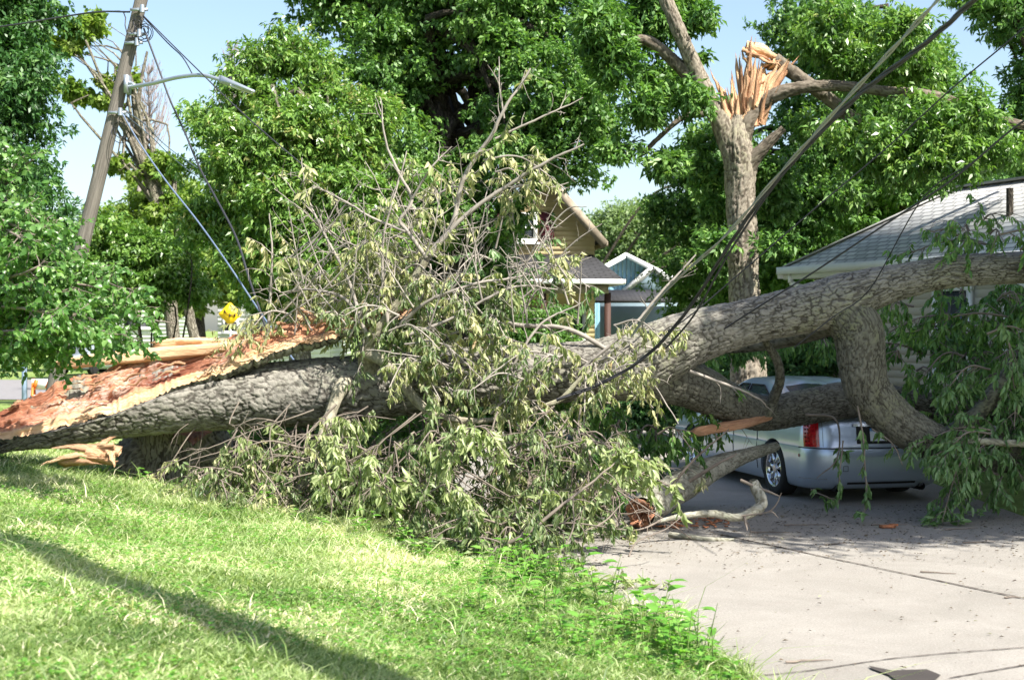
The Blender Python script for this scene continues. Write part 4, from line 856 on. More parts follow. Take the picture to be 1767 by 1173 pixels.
bodypatch('lid_gap', .69, 1.0, -.74, -.735, .006, M['black'], nz=8, nt=2); bodypatch('lid_gap', .69, 1.0, .735, .74, .006, M['black'], nz=8, nt=2)
bodypatch('lower_grille', .235, .262, -.45, .45, .01, M['black'], nz=3, nt=30)
bodypatch('bumper_crease', .30, .306, -1.35, -.70, .008, M['chrome'], nz=2, nt=20)
bodypatch('plate_recess', .72, .93, -.32, .32, .004, M['black'], nz=3, nt=20)
hb = bodypatch('lid_handle', .93, .965, -.36, .36, .022, M['chrome'], nz=3, nt=20)
t = NT("licence_plate"); t.set(.4, 0, .5); tz = t.n("ShaderNodeSeparateXYZ"); t.l(t.obj(), tz.inputs[0]); t.col(t.ramp(tz.outputs['Z'], [(.86, (.75, .80, .84)), (.885, (.05, .22, .50))])); M['plate'] = t.m
pl = bodypatch('licence_plate', .755, .905, -.15, .15, .016, M['plate'], nz=3, nt=8)
fc = bpy.data.curves.new('plate_text', 'FONT'); fc.body = "F 3"; fc.size = .10; fc.extrude = .002; fc.align_x = 'CENTER'; fo = bpy.data.objects.new('plate_text', fc); col_link(fo); fo.parent = pl
fo.rotation_euler = (math.radians(90), 0, 0); fo.location = (0, -.02, .78); fc.materials.append(M['black']); _dg = bpy.context.evaluated_depsgraph_get(); _me = bpy.data.meshes.new_from_object(fo.evaluated_get(_dg)); _n = bpy.data.objects.new('lettering', _me); col_link(_n); _n.parent = pl; _n.rotation_euler = fo.rotation_euler; _n.location = fo.location; bpy.data.objects.remove(fo)
sq = MB()
for a_, b_ in (((-.52, .40), (-.46, .40)), ((-.46, .40), (-.46, .46)), ((-.46, .46), (-.52, .46)), ((-.52, .46), (-.52, .40))):
    yb = lambda x: -.0545+.07*(x/.92)**2-.004
    sq.bar([a_[0], yb(a_[0]), a_[1]], [b_[0], yb(b_[0]), b_[1]], .004, .005)
sq.build('tow_cover', M['black'], car)
for s in (-1, 1):
    ex = MB(); ex.tube(np.array([[s*.55, .02, .19], [s*.55, .3, .19]]), [.045, .045], 14, cap=False); ex.build('exhaust', M['black'], car)
ub = MB(); ub.box([0, 2.4, .24], (1.5, 4.2, .12)); ub.build('underbody', M['black'], car)
# door lines and handle on the left flank
dl = MB()
for y_ in (1.62, 2.42, 3.4):
    pts = [[-(lv(z)[1]+.003), y_+(.12 if z > .6 else .0)*0, z] for z in np.linspace(.3, .97, 8)]
    for a_, b_ in zip(pts[:-1], pts[1:]): dl.bar(a_, b_, .006, .008)
dl.build('door_seam', M['black'], car)
hd = MB(); hd.box([-.94, 1.85, .86], (.03, .2, .028)); hd.box([-.94, 2.65, .86], (.03, .2, .028)); hd.build('door_handle', M['chrome'], car)
wp = None
def wheel(x, y, s):
    w = bpy.data.objects.new('wheel', None); col_link(w); w['_local'] = 1; w.parent = car; w.location = (x, y, .335)
    a = np.linspace(0, 2*np.pi, 49)[:-1]; prof = [(.225, -.10), (.24, -.115), (.30, -.118), (.328, -.10), (.335, -.06), (.335, .06), (.328, .10), (.30, .118), (.24, .115), (.225, .10)]
    V = [[s*o*1.0, math.cos(t)*r, math.sin(t)*r] for r, o in prof for t in a]; n = 48; Q = [[i*n+j, i*n+(j+1) % n, (i+1)*n+(j+1) % n, (i+1)*n+j] for i in range(len(prof)-1) for j in range(n)]
    mesh_obj('tyre', V, Q, None, M['rubber'], w, True)
    prof = [(.235, .105), (.228, .112), (.215, .105), (.205, .04), (.20, -.08)]
    V = [[s*o, math.cos(t)*r, math.sin(t)*r] for r, o in prof for t in a]; Q = [[i*n+j, i*n+(j+1) % n, (i+1)*n+(j+1) % n, (i+1)*n+j] for i in range(len(prof)-1) for j in range(n)]
    rim = mesh_obj('rim', V, Q, None, M['chrome'], w, True); mb = MB()
    for k in range(7):
        t = k*2*np.pi/7+.2; p0 = np.array([s*.085, math.cos(t)*.03, math.sin(t)*.03]); p1 = np.array([s*.098, math.cos(t)*.215, math.sin(t)*.215])
        c = np.array([0, -math.sin(t), math.cos(t)]); V = [p0-c*.022, p0+c*.022, p1+c*.032, p1-c*.032]; V = np.array(V); back = V-[s*.03, 0, 0]
        mb.add(np.vstack([V, back]), [[0, 1, 2, 3], [0, 4, 5, 1], [1, 5, 6, 2], [2, 6, 7, 3], [3, 7, 4, 0]])
    mb.tube(np.array([[s*.06, 0, 0], [s*.10, 0, 0]]), [.05, .045], 16); mb.build('spokes', M['chrome'], rim)
    dk = MB(); dk.tube(np.array([[s*.0, 0, 0], [s*.02, 0, 0]]), [.19, .19], 24); dk.build('brake_disc', M['black'], w)
for x, s in ((-.80, -1), (.80, 1)):
    for y in (1.12, 4.02): wheel(x, y, s)

#SECTION fallen
# ------------------------------------------------------------------ fallen tree
ft = thing('fallen_tree', (0, 15, 0), 'huge fallen tree with split orange butt lying across the driveway onto the car', 'fallen tree')
LOWE = np.array([(-260, 800), (-120, 782), (0, 760), (60, 745), (150, 722), (200, 708), (260, 684), (350, 652), (420, 626), (500, 600), (560, 586), (640, 563), (720, 547)], float)
UPE = np.array([(-260, 755), (-120, 735), (0, 708), (30, 690), (75, 672), (130, 655), (175, 640), (200, 622), (235, 606), (300, 600), (380, 590), (420, 574), (500, 557), (600, 544), (680, 534), (720, 545)], float)
YL = lambda s: 14.22 + (s+260)/980*.45
YU = lambda s: 14.95 + (s+260)/980*.10
def slab_z(x, y):      # height of the split face above (x,y); inf outside
    s = x/14.6*F + CX; s = np.clip(s, -260, 720); yl, yu = YL(s), YU(s)
    t = (y-yl)/(yu-yl); zl = H-(np.interp(s, LOWE[:, 0], LOWE[:, 1])-HZ)/F*yl; zu = H-(np.interp(s, UPE[:, 0], UPE[:, 1])-HZ)/F*yu
    return zl+(zu-zl)*t, t
def clip_main(V, fu):
    z, t = slab_z(V[:, 0], V[:, 1]); s = V[:, 0]/14.6*F+CX; m = (s < 470)
    lim = z - .03 - .20*sstep(-.05, .25, t); zz = np.where(m & (V[:, 2] > lim), np.maximum(lim, V[:, 2]-3), V[:, 2]); V = V.copy(); V[:, 2] = zz; return V, fu
main_pts = [(-250, 790, 24, 14.4), (-120, 775, 30, 14.5), (0, 747, 34, 14.6), (100, 728, 44, 14.6), (200, 706, 50, 14.7), (300, 694, 52, 14.75), (400, 684, 55, 14.85), (500, 678, 56, 14.95), (600, 672, 56, 15.), (700, 662, 55, 15.), (800, 652, 52, 15.), (900, 645, 52, 15.05), (1000, 640, 52, 15.1), (1080, 628, 54, 15.15), (1140, 606, 53, 15.2), (1200, 580, 46, 15.3), (1300, 553, 39, 15.4), (1400, 531, 41, 15.5), (1460, 515, 43, 15.5), (1500, 500, 36, 15.55), (1560, 484, 30, 15.6), (1640, 469, 27, 15.7), (1767, 461, 26, 15.8), (1950, 456, 24, 15.9)]
barkpart(main_pts, .013, .020, .058, .155, 2, M['log_bark'], 'trunk', ft, clip_main, lump=.07)
low_pts = [(1030, 650, 40, 15.1), (1120, 650, 42, 15.35), (1190, 664, 41, 15.7), (1250, 692, 33, 16.1), (1310, 712, 30, 16.6), (1380, 704, 30, 16.9), (1460, 690, 30, 17.05), (1540, 692, 26, 17.2), (1630, 704, 20, 17.3), (1720, 712, 15, 17.3), (1800, 716, 12, 17.3)]
barkpart(low_pts, .0135, .017, .044, .12, 12, M['limb_bark'], 'limb', ft, lump=.10)
dn_pts = [(1440, 528, 36, 15.5), (1478, 565, 43, 15.45), (1487, 625, 40, 15.45), (1500, 675, 38, 15.5), (1545, 725, 36, 15.6), (1600, 757, 33, 15.7), (1655, 780, 28, 15.8), (1720, 785, 30, 16), (1850, 775, 26, 16.2)]
barkpart(dn_pts, .0135, .016, .040, .11, 14, M['limb_bark'], 'limb', ft, lump=.08)
for pts, sd in [([(1620, 765, 18, 15.75), (1665, 735, 17, 15.8), (1700, 700, 15, 15.9), (1740, 640, 12, 16), (1790, 580, 10, 16.1)], 21),
                ([(1326, 712, 13, 16.5), (1336, 685, 9, 16.4), (1346, 655, 8, 16.2), (1341, 622, 7.5, 16.0), (1326, 598, 7, 15.8), (1316, 578, 6, 15.6)], 22),
                ([(1655, 785, 9, 15.7), (1675, 815, 8, 15.6), (1692, 855, 5, 15.5)], 23), ([(1635, 768, 7, 15.6), (1690, 762, 6, 15.55), (1790, 767, 6, 15.5)], 24),
                ([(1440, 560, 18, 15.9), (1380, 578, 16, 16.2), (1330, 592, 11, 16.4), (1260, 600, 9, 16.6), (1190, 600, 5, 16.8)], 25),
                ([(650, 660, 30, 15.0), (632, 612, 12, 14.62), (652, 572, 9, 14.5), (690, 520, 7, 14.45), (735, 450, 6, 14.4)], 26),
                ([(612, 650, 18, 15.0), (590, 668, 13, 14.62), (574, 705, 9.5, 14.5), (560, 750, 11, 14.4), (545, 790, 9, 14.3), (525, 835, 8, 14.25), (488, 868, 5, 14.2)], 27),
                ([(625, 605, 12, 14.62), (660, 622, 10, 14.5), (690, 655, 9, 14.4), (722, 695, 7.5, 14.35), (760, 718, 5.5, 14.3), (830, 726, 4.5, 14.3), (900, 712, 4.5, 14.3), (965, 690, 4, 14.3), (1000, 655, 3, 14.3), (1080, 590, 2, 14.3)], 28),
                ([(600, 680, 14, 14.95), (597, 760, 9, 14.7), (585, 830, 8, 14.65), (560, 870, 6, 14.6)], 29),
                ([(560, 880, 8, 14.3), (600, 840, 8, 14.4), (660, 850, 7, 14.4), (720, 905, 5, 14.1), (760, 960, 3, 13.6)], 30)]:
    barkpart(pts, .02, .008, .05, .09, sd, M['limb_bark'] if sd in (21, 22, 23, 25) else M['pale_log'] if 'pale_log' in M else M.setdefault('pale_log', bark_mat("pale_log", (.36, .33, .25), (.13, .11, .08), (.27, .29, .17))), 'branch', ft, lump=.12)

# split face
ns_, nt_ = 420, 60; S = np.linspace(-258, 716, ns_)[:, None]; Tt = np.linspace(0, 1, nt_)[None, :]
jl = (fbm(S*.02, 5, 0, 4)-.5)*20; ju = (fbm(S*.04, 25, 0, 5)-.5)*34; jl2 = (np.abs(vnoise(S*.11, 2)-.5)*2)**.6*5-2.5 + (vnoise(S*.5, 9)-.5)*4
pl_ = np.interp(S, LOWE[:, 0], LOWE[:, 1])+jl*.5+jl2; pu_ = np.interp(S, UPE[:, 0], UPE[:, 1])+ju*.5
Yl, Yu = YL(S), YU(S)
def PP(s, p, Y): return np.stack([(s-CX)/F*Y, Y, H-(p-HZ)/F*Y], -1)
Lo = PP(S, pl_, Yl); Up = PP(S, pu_, Yu); G = Lo*(1-Tt[..., None])+Up*Tt[..., None]
nrm = norm(np.cross(Lo[1:2]-Lo[:1], Up[:1]-Lo[:1])); nrm = np.array([0, -.72, .69])
ss = np.broadcast_to(S, (ns_, nt_)); t2 = np.broadcast_to(Tt, (ns_, nt_))
fib = fbm(ss*.012, t2*16, 3, 4)-.5; fib2 = fbm(ss*.05, t2*34, 8, 3)-.5; chunky = np.floor(fbm(ss*.022, t2*5, 1, 3)*9)/9-.5
cav = np.exp(-((ss-290)/75)**2 - ((t2-.55)/.28)**2); hole = np.exp(-((ss-180)/20)**2-((t2-.42)/.07)**2); rotz = sstep(420, 150, ss)*sstep(.18, .35, t2)
disp = fib*.08 + fib2*.03 + (np.floor(fib*10)/10)*.03 + chunky*.20*rotz - .09*cav - .14*hole + .05*np.sin(t2*np.pi)*0 - .05*rotz*np.sin(np.clip(t2, 0, 1)*np.pi)
G = G + nrm*disp[..., None]
pale = np.clip(sstep(.34, .12, t2 + .1*fib + .0003*(ss-200)*-1)*.95 + .35*sstep(430, 600, ss)*(.5+fib), 0, 1)
rot = np.clip(cav*1.1 + hole*1.5 + rotz*.28*(fbm(ss*.03, t2*6, 9, 3) > .52) + .5*sstep(120, 20, ss)*sstep(.3, .5, t2), 0, 1)*(1-pale*.8)
white = np.clip(np.exp(-((ss-150)/85)**2-((t2-.5)/.26)**2)*1.3 + np.exp(-((ss-260)/60)**2-((t2-.8)/.2)**2)*.9 + np.exp(-((ss-390)/30)**2-((t2-.5)/.2)**2)*.9, 0, 1)*(1-cav*.5)
i, j = np.meshgrid(np.arange(ns_-1), np.arange(nt_-1), indexing='ij'); Qf = np.stack([i*nt_+j, (i+1)*nt_+j, (i+1)*nt_+j+1, i*nt_+j+1], -1).reshape(-1, 4)
mesh_obj('split_wood', G.reshape(-1, 3), Qf, None, M['wood'], ft, True, uv=np.stack([ss/165., t2*.9], -1).reshape(-1, 2), attrs={'pale': pale.ravel(), 'rot': rot.ravel(), 'white': white.ravel()})
# bark underside of the split tongue
nb = 26; ab = np.linspace(0, 1, nb)[None, :]; dep = (.15*sstep(-260, 100, S)*(1-.6*sstep(420, 716, S))+.03)
Gl = G[:, 0:1]; Gu = G[:, -1:]; bul = np.sin(ab*np.pi)**.6
Un = Gl*(1-ab[..., None]) + Gu*ab[..., None] + np.array([0, .12, -1.0])*(bul*dep)[..., None]
f1, f2, idv = voro(np.broadcast_to(ab*.5, (ns_, nb)).ravel(), (np.broadcast_to(S, (ns_, nb))/16.).ravel() + (fbm(np.broadcast_to(S, (ns_, nb))*.05, np.broadcast_to(ab*9, (ns_, nb)), 0, 2).ravel()), 16, 5)
db = sstep(0, .3, f2-f1); Un = Un.reshape(-1, 3) + np.array([0, -.5, -.6])*((db-.5)*.03*np.broadcast_to(bul, (ns_, nb)).ravel())[:, None]
i, j = np.meshgrid(np.arange(ns_-1), np.arange(nb-1), indexing='ij'); Qb = np.stack([i*nb+j, i*nb+j+1, (i+1)*nb+j+1, (i+1)*nb+j], -1).reshape(-1, 4)
mesh_obj('bark_underside', Un, Qb, None, M['log_bark'], ft, True, attrs={'furrow': 1-db, 'plate': idv})
def plank(name, parent, spine, w, h, seed, pale=.8, mat=None):
    A = catmull(PR([(a, b, 10, y) for a, b, y in spine]), .03)[:, :3]; n = len(A); T, N, B = frames(A); r = np.random.default_rng(seed); m = 20; a = np.linspace(0, 2*np.pi, m, endpoint=False)
    L = np.linspace(0, 1, n)[:, None]; sq = 1/np.maximum(np.abs(np.cos(a)), np.abs(np.sin(a)))**.8
    wob = 1+.5*(fbm(L*3+seed, a[None]*1.3, 0, 3)-.5); tap = np.minimum(1, .55+L*6)*(1-.5*L**3)
    V = A[:, None] + (np.cos(a)*sq)[None, :, None]*(w/2*wob*tap)[..., None]*N[:, None] + (np.sin(a)*sq)[None, :, None]*(h/2*wob*tap)[..., None]*B[:, None]
    V += ((fbm(L*4, a[None]*5+seed, 0, 3)-.5)*.03)[..., None]*np.array([.2, -.5, 1])
    V[0] += T[0]*(r.random((m, 1))*.10-.05)
    Q = [[i*m+j, i*m+(j+1) % m, (i+1)*m+(j+1) % m, (i+1)*m+j] for i in range(n-1) for j in range(m)]; V = V.reshape(-1, 3); V = np.vstack([V, V[:m].mean(0)]); Tt_ = [[(j+1) % m, j, len(V)-1] for j in range(m)]
    uv = np.stack([np.repeat(np.linspace(0, 1, n)*3, m), np.tile(a*.12, n)], -1); uv = np.vstack([uv, [0, 0]]); k = len(V)
    return mesh_obj(name, V, Q, Tt_, mat or M['wood'], parent, True, uv=uv, attrs={'pale': np.full(k, pale), 'rot': np.zeros(k), 'white': np.zeros(k)})
fs = []; _r = np.random.default_rng(9)
for k in range(45):
    s0 = -60+740*_r.random(); tq = _r.random()**1.5; yl_ = np.interp(s0, LOWE[:, 0], LOWE[:, 1]); yu_ = np.interp(s0, UPE[:, 0], UPE[:, 1]); yq = yl_+(yu_-yl_)*tq; L_ = 18+50*_r.random(); sgn = -1 if _r.random() < .75 else 1
    sl_ = (np.interp(s0+30, LOWE[:, 0], LOWE[:, 1])-yl_)/30; fs.append((s0, yq, s0+sgn*L_, yq+sgn*L_*sl_-2-_r.random()*5, 2.5+4*_r.random(), -.04, YL(s0)+(YU(s0)-YL(s0))*tq-.03))
mbs = MB(); 
for q_ in fs: splinters('fibre', ft, [q_[:6]], int(q_[0]*3) % 97, Y=q_[6])
plank('split_plank', ft, [(97, 629, 15.1), (180, 619, 15.1), (280, 610, 15.08), (400, 598, 15.0), (500, 575, 14.95)], .40, .13, 3, .85)
plank('split_plank', ft, [(268, 594, 15.3), (320, 590, 15.3), (380, 590, 15.25), (440, 588, 15.2)], .3, .09, 5, 1.0)
plank('torn_tongue', ft, [(1192, 748, 15.75), (1220, 741, 15.8), (1265, 734, 16.0), (1310, 722, 16.4), (1350, 712, 16.8)], .22, .10, 8, .3)
splinters('splinter', ft, [(520, 556, 508, 532, 9, 0), (540, 553, 517, 528, 11, 0), (555, 556, 600, 530, 7, 0), (560, 552, 562, 525, 4, 0), (590, 552, 690, 545, 4, -.3), (575, 548, 570, 535, 5, 0), (650, 545, 672, 528, 7, 0), (690, 555, 722, 534, 14, 0), (700, 565, 728, 548, 9, 0), (480, 560, 500, 548, 6, 0), (545, 565, 610, 552, 5, -.2), (130, 650, 175, 640, 9, 0)], 12, Y=14.75, each=True)
# dark torn pocket where the tongue leaves the trunk
0 and plank('torn_wood', ft, [(520, 625, 14.75), (570, 612, 14.72), (620, 606, 14.75), (680, 604, 14.85), (745, 606, 14.9)], .26, .10, 15, .1)

# stump
M['stump_bark'] = bark_mat("stump_bark", (.27, .25, .19), (.04, .033, .025), (.2, .21, .12))
sx, sy, sz = solve_ground(300, 838); sy = 15.75; sx = (295-CX)/F*sy; sz = float(ground_z(sx, sy))
su = thing('tree_stump', (sx, sy, sz), 'wide broken tree stump with flared roots under the left end of the trunk', 'stump')
def stump():
    na, nz = 420, 80; a = np.linspace(0, 2*np.pi, na+1); zz = np.linspace(0, 1, nz); Z, Aa = np.meshgrid(zz, a, indexing='ij')
    r = .50 + .30*np.exp(-Z*4.0)*(1+.9*np.cos(Aa*5+1.0)*.6) + .10*(fbm(np.cos(Aa)*2.5, np.sin(Aa)*2.5, Z*1.5, 3)-.5)
    f1, f2, idv = voro((Aa/(2*np.pi)) + .03*(fbm(np.cos(Aa)*7, np.sin(Aa)*7, Z*5, 3)-.5), Z*2.6 + fbm(np.cos(Aa)*6, np.sin(Aa)*6, Z*4, 3)*3, 62, 9); d = sstep(0, .25, f2-f1); r = r+.028*(d-.5)
    top = .56+.16*(fbm(np.cos(Aa)*3+5, np.sin(Aa)*3, 0, 3))*2 + .1*np.cos(Aa-2.6); h = Z*top
    V = np.stack([sx+np.cos(Aa)*r, sy+np.sin(Aa)*r*.8, sz-.15+h], -1); m = na+1
    i, j = np.meshgrid(np.arange(nz-1), np.arange(na), indexing='ij'); Q = np.stack([i*m+j, i*m+j+1, (i+1)*m+j+1, (i+1)*m+j], -1).reshape(-1, 4)
    mesh_obj('bark', V.reshape(-1, 3), Q, None, M['stump_bark'], su, True, attrs={'furrow': (1-d).ravel(), 'plate': idv.ravel()})
    rim = V[-1, :-1]; k = len(rim); c = rim.mean(0); W = [rim]; r_ = np.random.default_rng(2)
    for s in (.85, .65, .45, .2): L = c+(rim-c)*s; L[:, 2] += (r_.random(k)-.6)*.12; W.append(L)
    V = np.vstack(W); n = len(V); V = np.vstack([V, c]); Q = [[q*k+j, q*k+(j+1) % k, (q+1)*k+(j+1) % k, (q+1)*k+j] for q in range(4) for j in range(k)]; T = [[4*k+j, 4*k+(j+1) % k, n] for j in range(k)]
    mesh_obj('broken_wood', V, Q, T, M['wood'], su, uv=V[:, :2], attrs={'pale': np.full(n+1, .2), 'rot': np.full(n+1, .2), 'white': np.zeros(n+1)})
stump()
for pts, sd in [([(360, 770, 40, 15.6), (385, 800, 26, 15.5), (398, 830, 16, 15.4), (410, 850, 10, 15.35)], 33), ([(235, 790, 42, 15.6), (215, 822, 30, 15.3), (200, 850, 18, 15.2)], 34), ([(330, 765, 34, 15.9), (390, 776, 22, 16), (425, 795, 15, 16.1), (450, 830, 9, 16.2)], 35)]:
    barkpart(pts, .02, .025, .06, .14, sd, M['stump_bark'], 'root', su, lump=.12)
splinters('torn_slab', su, [(200, 785, 78, 792, 22, -.05), (204, 779, 95, 783, 20, .05), (196, 770, 120, 776, 18, .1), (186, 764, 140, 772, 13, .12), (170, 792, 205, 768, 22, 0), (150, 786, 206, 790, 24, -.05), (188, 776, 204, 800, 16, -.1), (130, 782, 60, 797, 10, -.1), (160, 774, 198, 758, 12, .1), (100, 790, 180, 795, 14, -.12)], 19, Y=14.2)

# ------------------------------------------------------------------ twigs & hanging leaves
def twiggy(parent, specs, leafmat, seed, woodmat, density=1.0, name='branch', droop=1.0, ln=.10, wr=.36, tw=1.0, leafname='leaves', hang=1.0, cl=.35, lw=(0., 1.)):
    """specs: list of polylines [(px,py,rpx,Y)...] with optional dict; grows side twigs and hanging leaves"""
    r = np.random.default_rng(seed)
    for sp in specs:
        opt = {}
        if isinstance(sp, tuple): sp, opt = sp
        mb = MB(); A = catmull(PR(sp), .05); L = np.linalg.norm(np.diff(A[:, :3], axis=0), axis=1).sum(); pos = []; dr = []; cr = []
        if opt.get('main', True): A[:, :3] += (np.cumsum(r.normal(size=(len(A), 3)), 0)*.0045)*np.linspace(0, 1, len(A))[:, None]; mb.tube(A[:, :3], A[:, 3]*.72*(1+.15*(r.random(len(A))-.5)), 7, seed=r.random()*5)
        ntw = int(L*opt.get('tw', 6)*tw); T, N, B = frames(A[:, :3])
        for k in range(ntw):
            f = opt.get('f0', .1)+(1-opt.get('f0', .1))*r.random(); i = min(int(f*(len(A)-1)), len(A)-1); s = A[i, :3]; a = r.random()*6.28
            sd_ = N[i]*math.cos(a)+B[i]*math.sin(a); l = opt.get('len', .55)*(.4+.9*r.random())*(1.15-.5*f)
            d0 = norm(T[i]*(.6+.4*r.random())+sd_*.9); g = opt.get('droop', droop); m = 7; C = [s]; dd_ = d0; 
            for q in range(m): dd_ = norm(dd_ + np.array([0, 0, -.16*g]) + r.normal(size=3)*.13); C.append(C[-1]+dd_*l/m)
            C = np.array(C); rr = np.linspace(min(A[i, 3]*.45, .005)+.001, .0014, m+1); mb.tube(C, rr, 4, cap=False)
            subs = [C]
            for q in range(r.integers(1, 4)):
                b = r.integers(2, m); dd2 = norm(C[b]-C[b-1]+r.normal(size=3)*.7+np.array([0, 0, -.2*g])); l2 = l*(.25+.4*r.random()); D = [C[b]]
                for w in range(4): dd2 = norm(dd2+np.array([0, 0, -.2*g])+r.normal(size=3)*.12); D.append(D[-1]+dd2*l2/4)
                D = np.array(D); mb.tube(D, np.linspace(.003, .0012, 5), 3, cap=False); subs.append(D)
            if r.random() < opt.get('leafy', density):
                c0 = r.random()
                for S_ in subs:
                    ll = np.linalg.norm(S_[-1]-S_[0]); nlv = int(ll/.024)+2
                    for w in range(nlv):
                        f2 = .2+.8*(w+.5)/nlv; q = f2*(len(S_)-1); b = min(int(q), len(S_)-2); p = S_[b]+(S_[b+1]-S_[b])*(q-b); td = norm(S_[b+1]-S_[b])
                        sg = 1 if w % 2 else -1; sdv = norm(np.cross(td, [0, 0, 1.])+r.normal(size=3)*.3)*sg
                        pos.append(p); dr.append(td*.5+sdv*.7*(1.4-hang)+np.array([0, 0, -1.05*hang])*(.4+.9*r.random())+r.normal(size=3)*.32); cr.append(c0)
        par = parent
        for vv in mb.V:
            gg = np.maximum(ground_z(vv[:, 0], vv[:, 1]), .004)+.008; vv[:, 2] = np.where(vv[:, 2] < gg, gg+.25*np.minimum(gg-vv[:, 2], .1), vv[:, 2])
        o = mb.build(name, woodmat, par, True)
        if pos:
            pos = np.array(pos); dr = np.array(dr); m = len(pos); gg = np.maximum(ground_z(pos[:, 0], pos[:, 1]), .004)+.012
            low = pos[:, 2] < gg; keep = ~low | (r.random(m) < .75); pos, dr, gg, cr = pos[keep], dr[keep], gg[keep], np.array(cr)[keep]; m = len(pos)
            pos[:, 2] = np.maximum(pos[:, 2], gg+.05*r.random(m)*(pos[:, 2] < gg)); near = (pos[:, 2]-gg) < ln*1.1
            dr[:, :2] = np.where(near[:, None], dr[:, :2]+r.normal(size=(m, 2))*.6, dr[:, :2]); dr[:, 2] = np.where(near, .12*r.normal(size=m)+.05, dr[:, 2]); rn = np.clip(lw[0]+(lw[1]-lw[0])*(cl*np.array(cr)+(1-cl)*r.random(m)), 0, 1)
            hint = norm(np.array([0, -.5, .6])+r.normal(size=(m, 3))*.7); lf = leaves(leafname, pos, dr, hint, ln*(.6+.7*r.random(m)), wr*(.7+.5*r.random(m)), leafmat, par, rn, .10, .22)
            lf.parent = o; lf.matrix_parent_inverse = o.matrix_world.inverted() if False else Matrix(); lf.matrix_parent_inverse = Matrix.Translation(ft.location if par is ft else par.location).inverted() if False else Matrix()
            # parents keep identity transforms relative to the tree, so undo the branch object's own offset
            lf.matrix_parent_inverse = (Matrix.LocRotScale(par.location, par.rotation_euler, None) @ o.matrix_parent_inverse).inverted()
WM = M['leaf_wilted']; GT = M['grey_twig']
# upright dead branches
up_br = [([(640, 610, 9, 14.55), (690, 520, 8, 14.5), (735, 450, 7.5, 14.45), (782, 388, 6.5, 14.4), (800, 320, 5.5, 14.4), (850, 245, 5, 14.35), (875, 200, 4, 14.3), (930, 130, 2, 14.3)], dict(tw=5, leafy=.18, len=.5, droop=-.4, f0=.3)),
         ([(742, 440, 6, 14.4), (800, 375, 5.5, 14.35), (880, 320, 5, 14.3), (930, 290, 4, 14.2), (1010, 250, 2, 14.1)], dict(tw=7, leafy=.25, len=.4, droop=.1)),
         ([(736, 445, 5, 14.4), (700, 395, 4.5, 14.4), (690, 380, 4, 14.4), (712, 345, 4, 14.4), (690, 300, 3.5, 14.4), (665, 240, 2.5, 14.4), (655, 170, 1.5, 14.4)], dict(tw=6, leafy=.3, len=.4, droop=0)),
         ([(700, 400, 4, 14.4), (640, 375, 3, 14.5), (600, 350, 2.5, 14.6), (540, 322, 1.5, 14.7)], dict(tw=6, leafy=.35, len=.35)),
         ([(712, 342, 3, 14.4), (745, 290, 2.5, 14.3), (780, 250, 1.3, 14.3)], dict(tw=6, leafy=.2, len=.3, droop=0)),
         ([(855, 240, 3, 14.35), (930, 205, 2.5, 14.3), (1010, 168, 1.2, 14.3)], dict(tw=6, leafy=.1, len=.3, droop=-.2)),
         ([(870, 205, 2.5, 14.3), (862, 150, 2, 14.3), (858, 95, 1, 14.3)], dict(tw=5, leafy=0, len=.25, droop=-.4)),
         ([(920, 300, 3.5, 14.25), (945, 325, 2, 14.2), (985, 318, 1, 14.2)], dict(tw=6, leafy=.3, len=.3)),
         ([(670, 560, 5, 14.4), (660, 480, 4, 14.4), (662, 400, 3, 14.4), (680, 330, 2, 14.4), (700, 260, 1.2, 14.5)], dict(tw=5, leafy=.2, len=.4)),
         ([(625, 560, 6, 14.5), (600, 480, 4, 14.6), (560, 400, 3, 14.7), (530, 330, 2, 14.8), (520, 270, 1.3, 14.8)], dict(tw=5, leafy=.25, len=.45)),
         ([(640, 590, 6, 14.5), (600, 520, 4, 14.5), (540, 500, 3, 14.6), (480, 500, 1.5, 14.7)], dict(tw=6, leafy=.1, len=.3)),
         ([(462, 580, 4, 14.8), (466, 520, 3.5, 14.8), (470, 440, 2.5, 14.8), (465, 370, 1.5, 14.8)], dict(tw=6, leafy=.3, len=.4)),
         ([(690, 560, 6, 14.4), (740, 520, 4, 14.3), (830, 490, 3.5, 14.2), (900, 480, 2.5, 14.2), (980, 440, 1.2, 14.2)], dict(tw=6, leafy=.4, len=.4)),
         ([(700, 580, 5, 14.3), (780, 550, 4, 14.2), (880, 500, 3, 14.2), (960, 500, 1.3, 14.2)], dict(tw=6, leafy=.4, len=.4)),
         ([(1060, 610, 6, 14.9), (980, 568, 5.5, 14.9), (900, 562, 5, 15), (860, 560, 4, 15)], dict(tw=6, leafy=.4, len=.35)),
         ([(860, 700, 5, 14.3), (880, 640, 3.5, 14.2), (930, 560, 3, 14.2), (1000, 520, 1.3, 14.2)], dict(tw=7, leafy=.6, len=.45))]
twiggy(ft, up_br, WM, 101, GT, 1.0, 'branch', ln=.10, wr=.36)
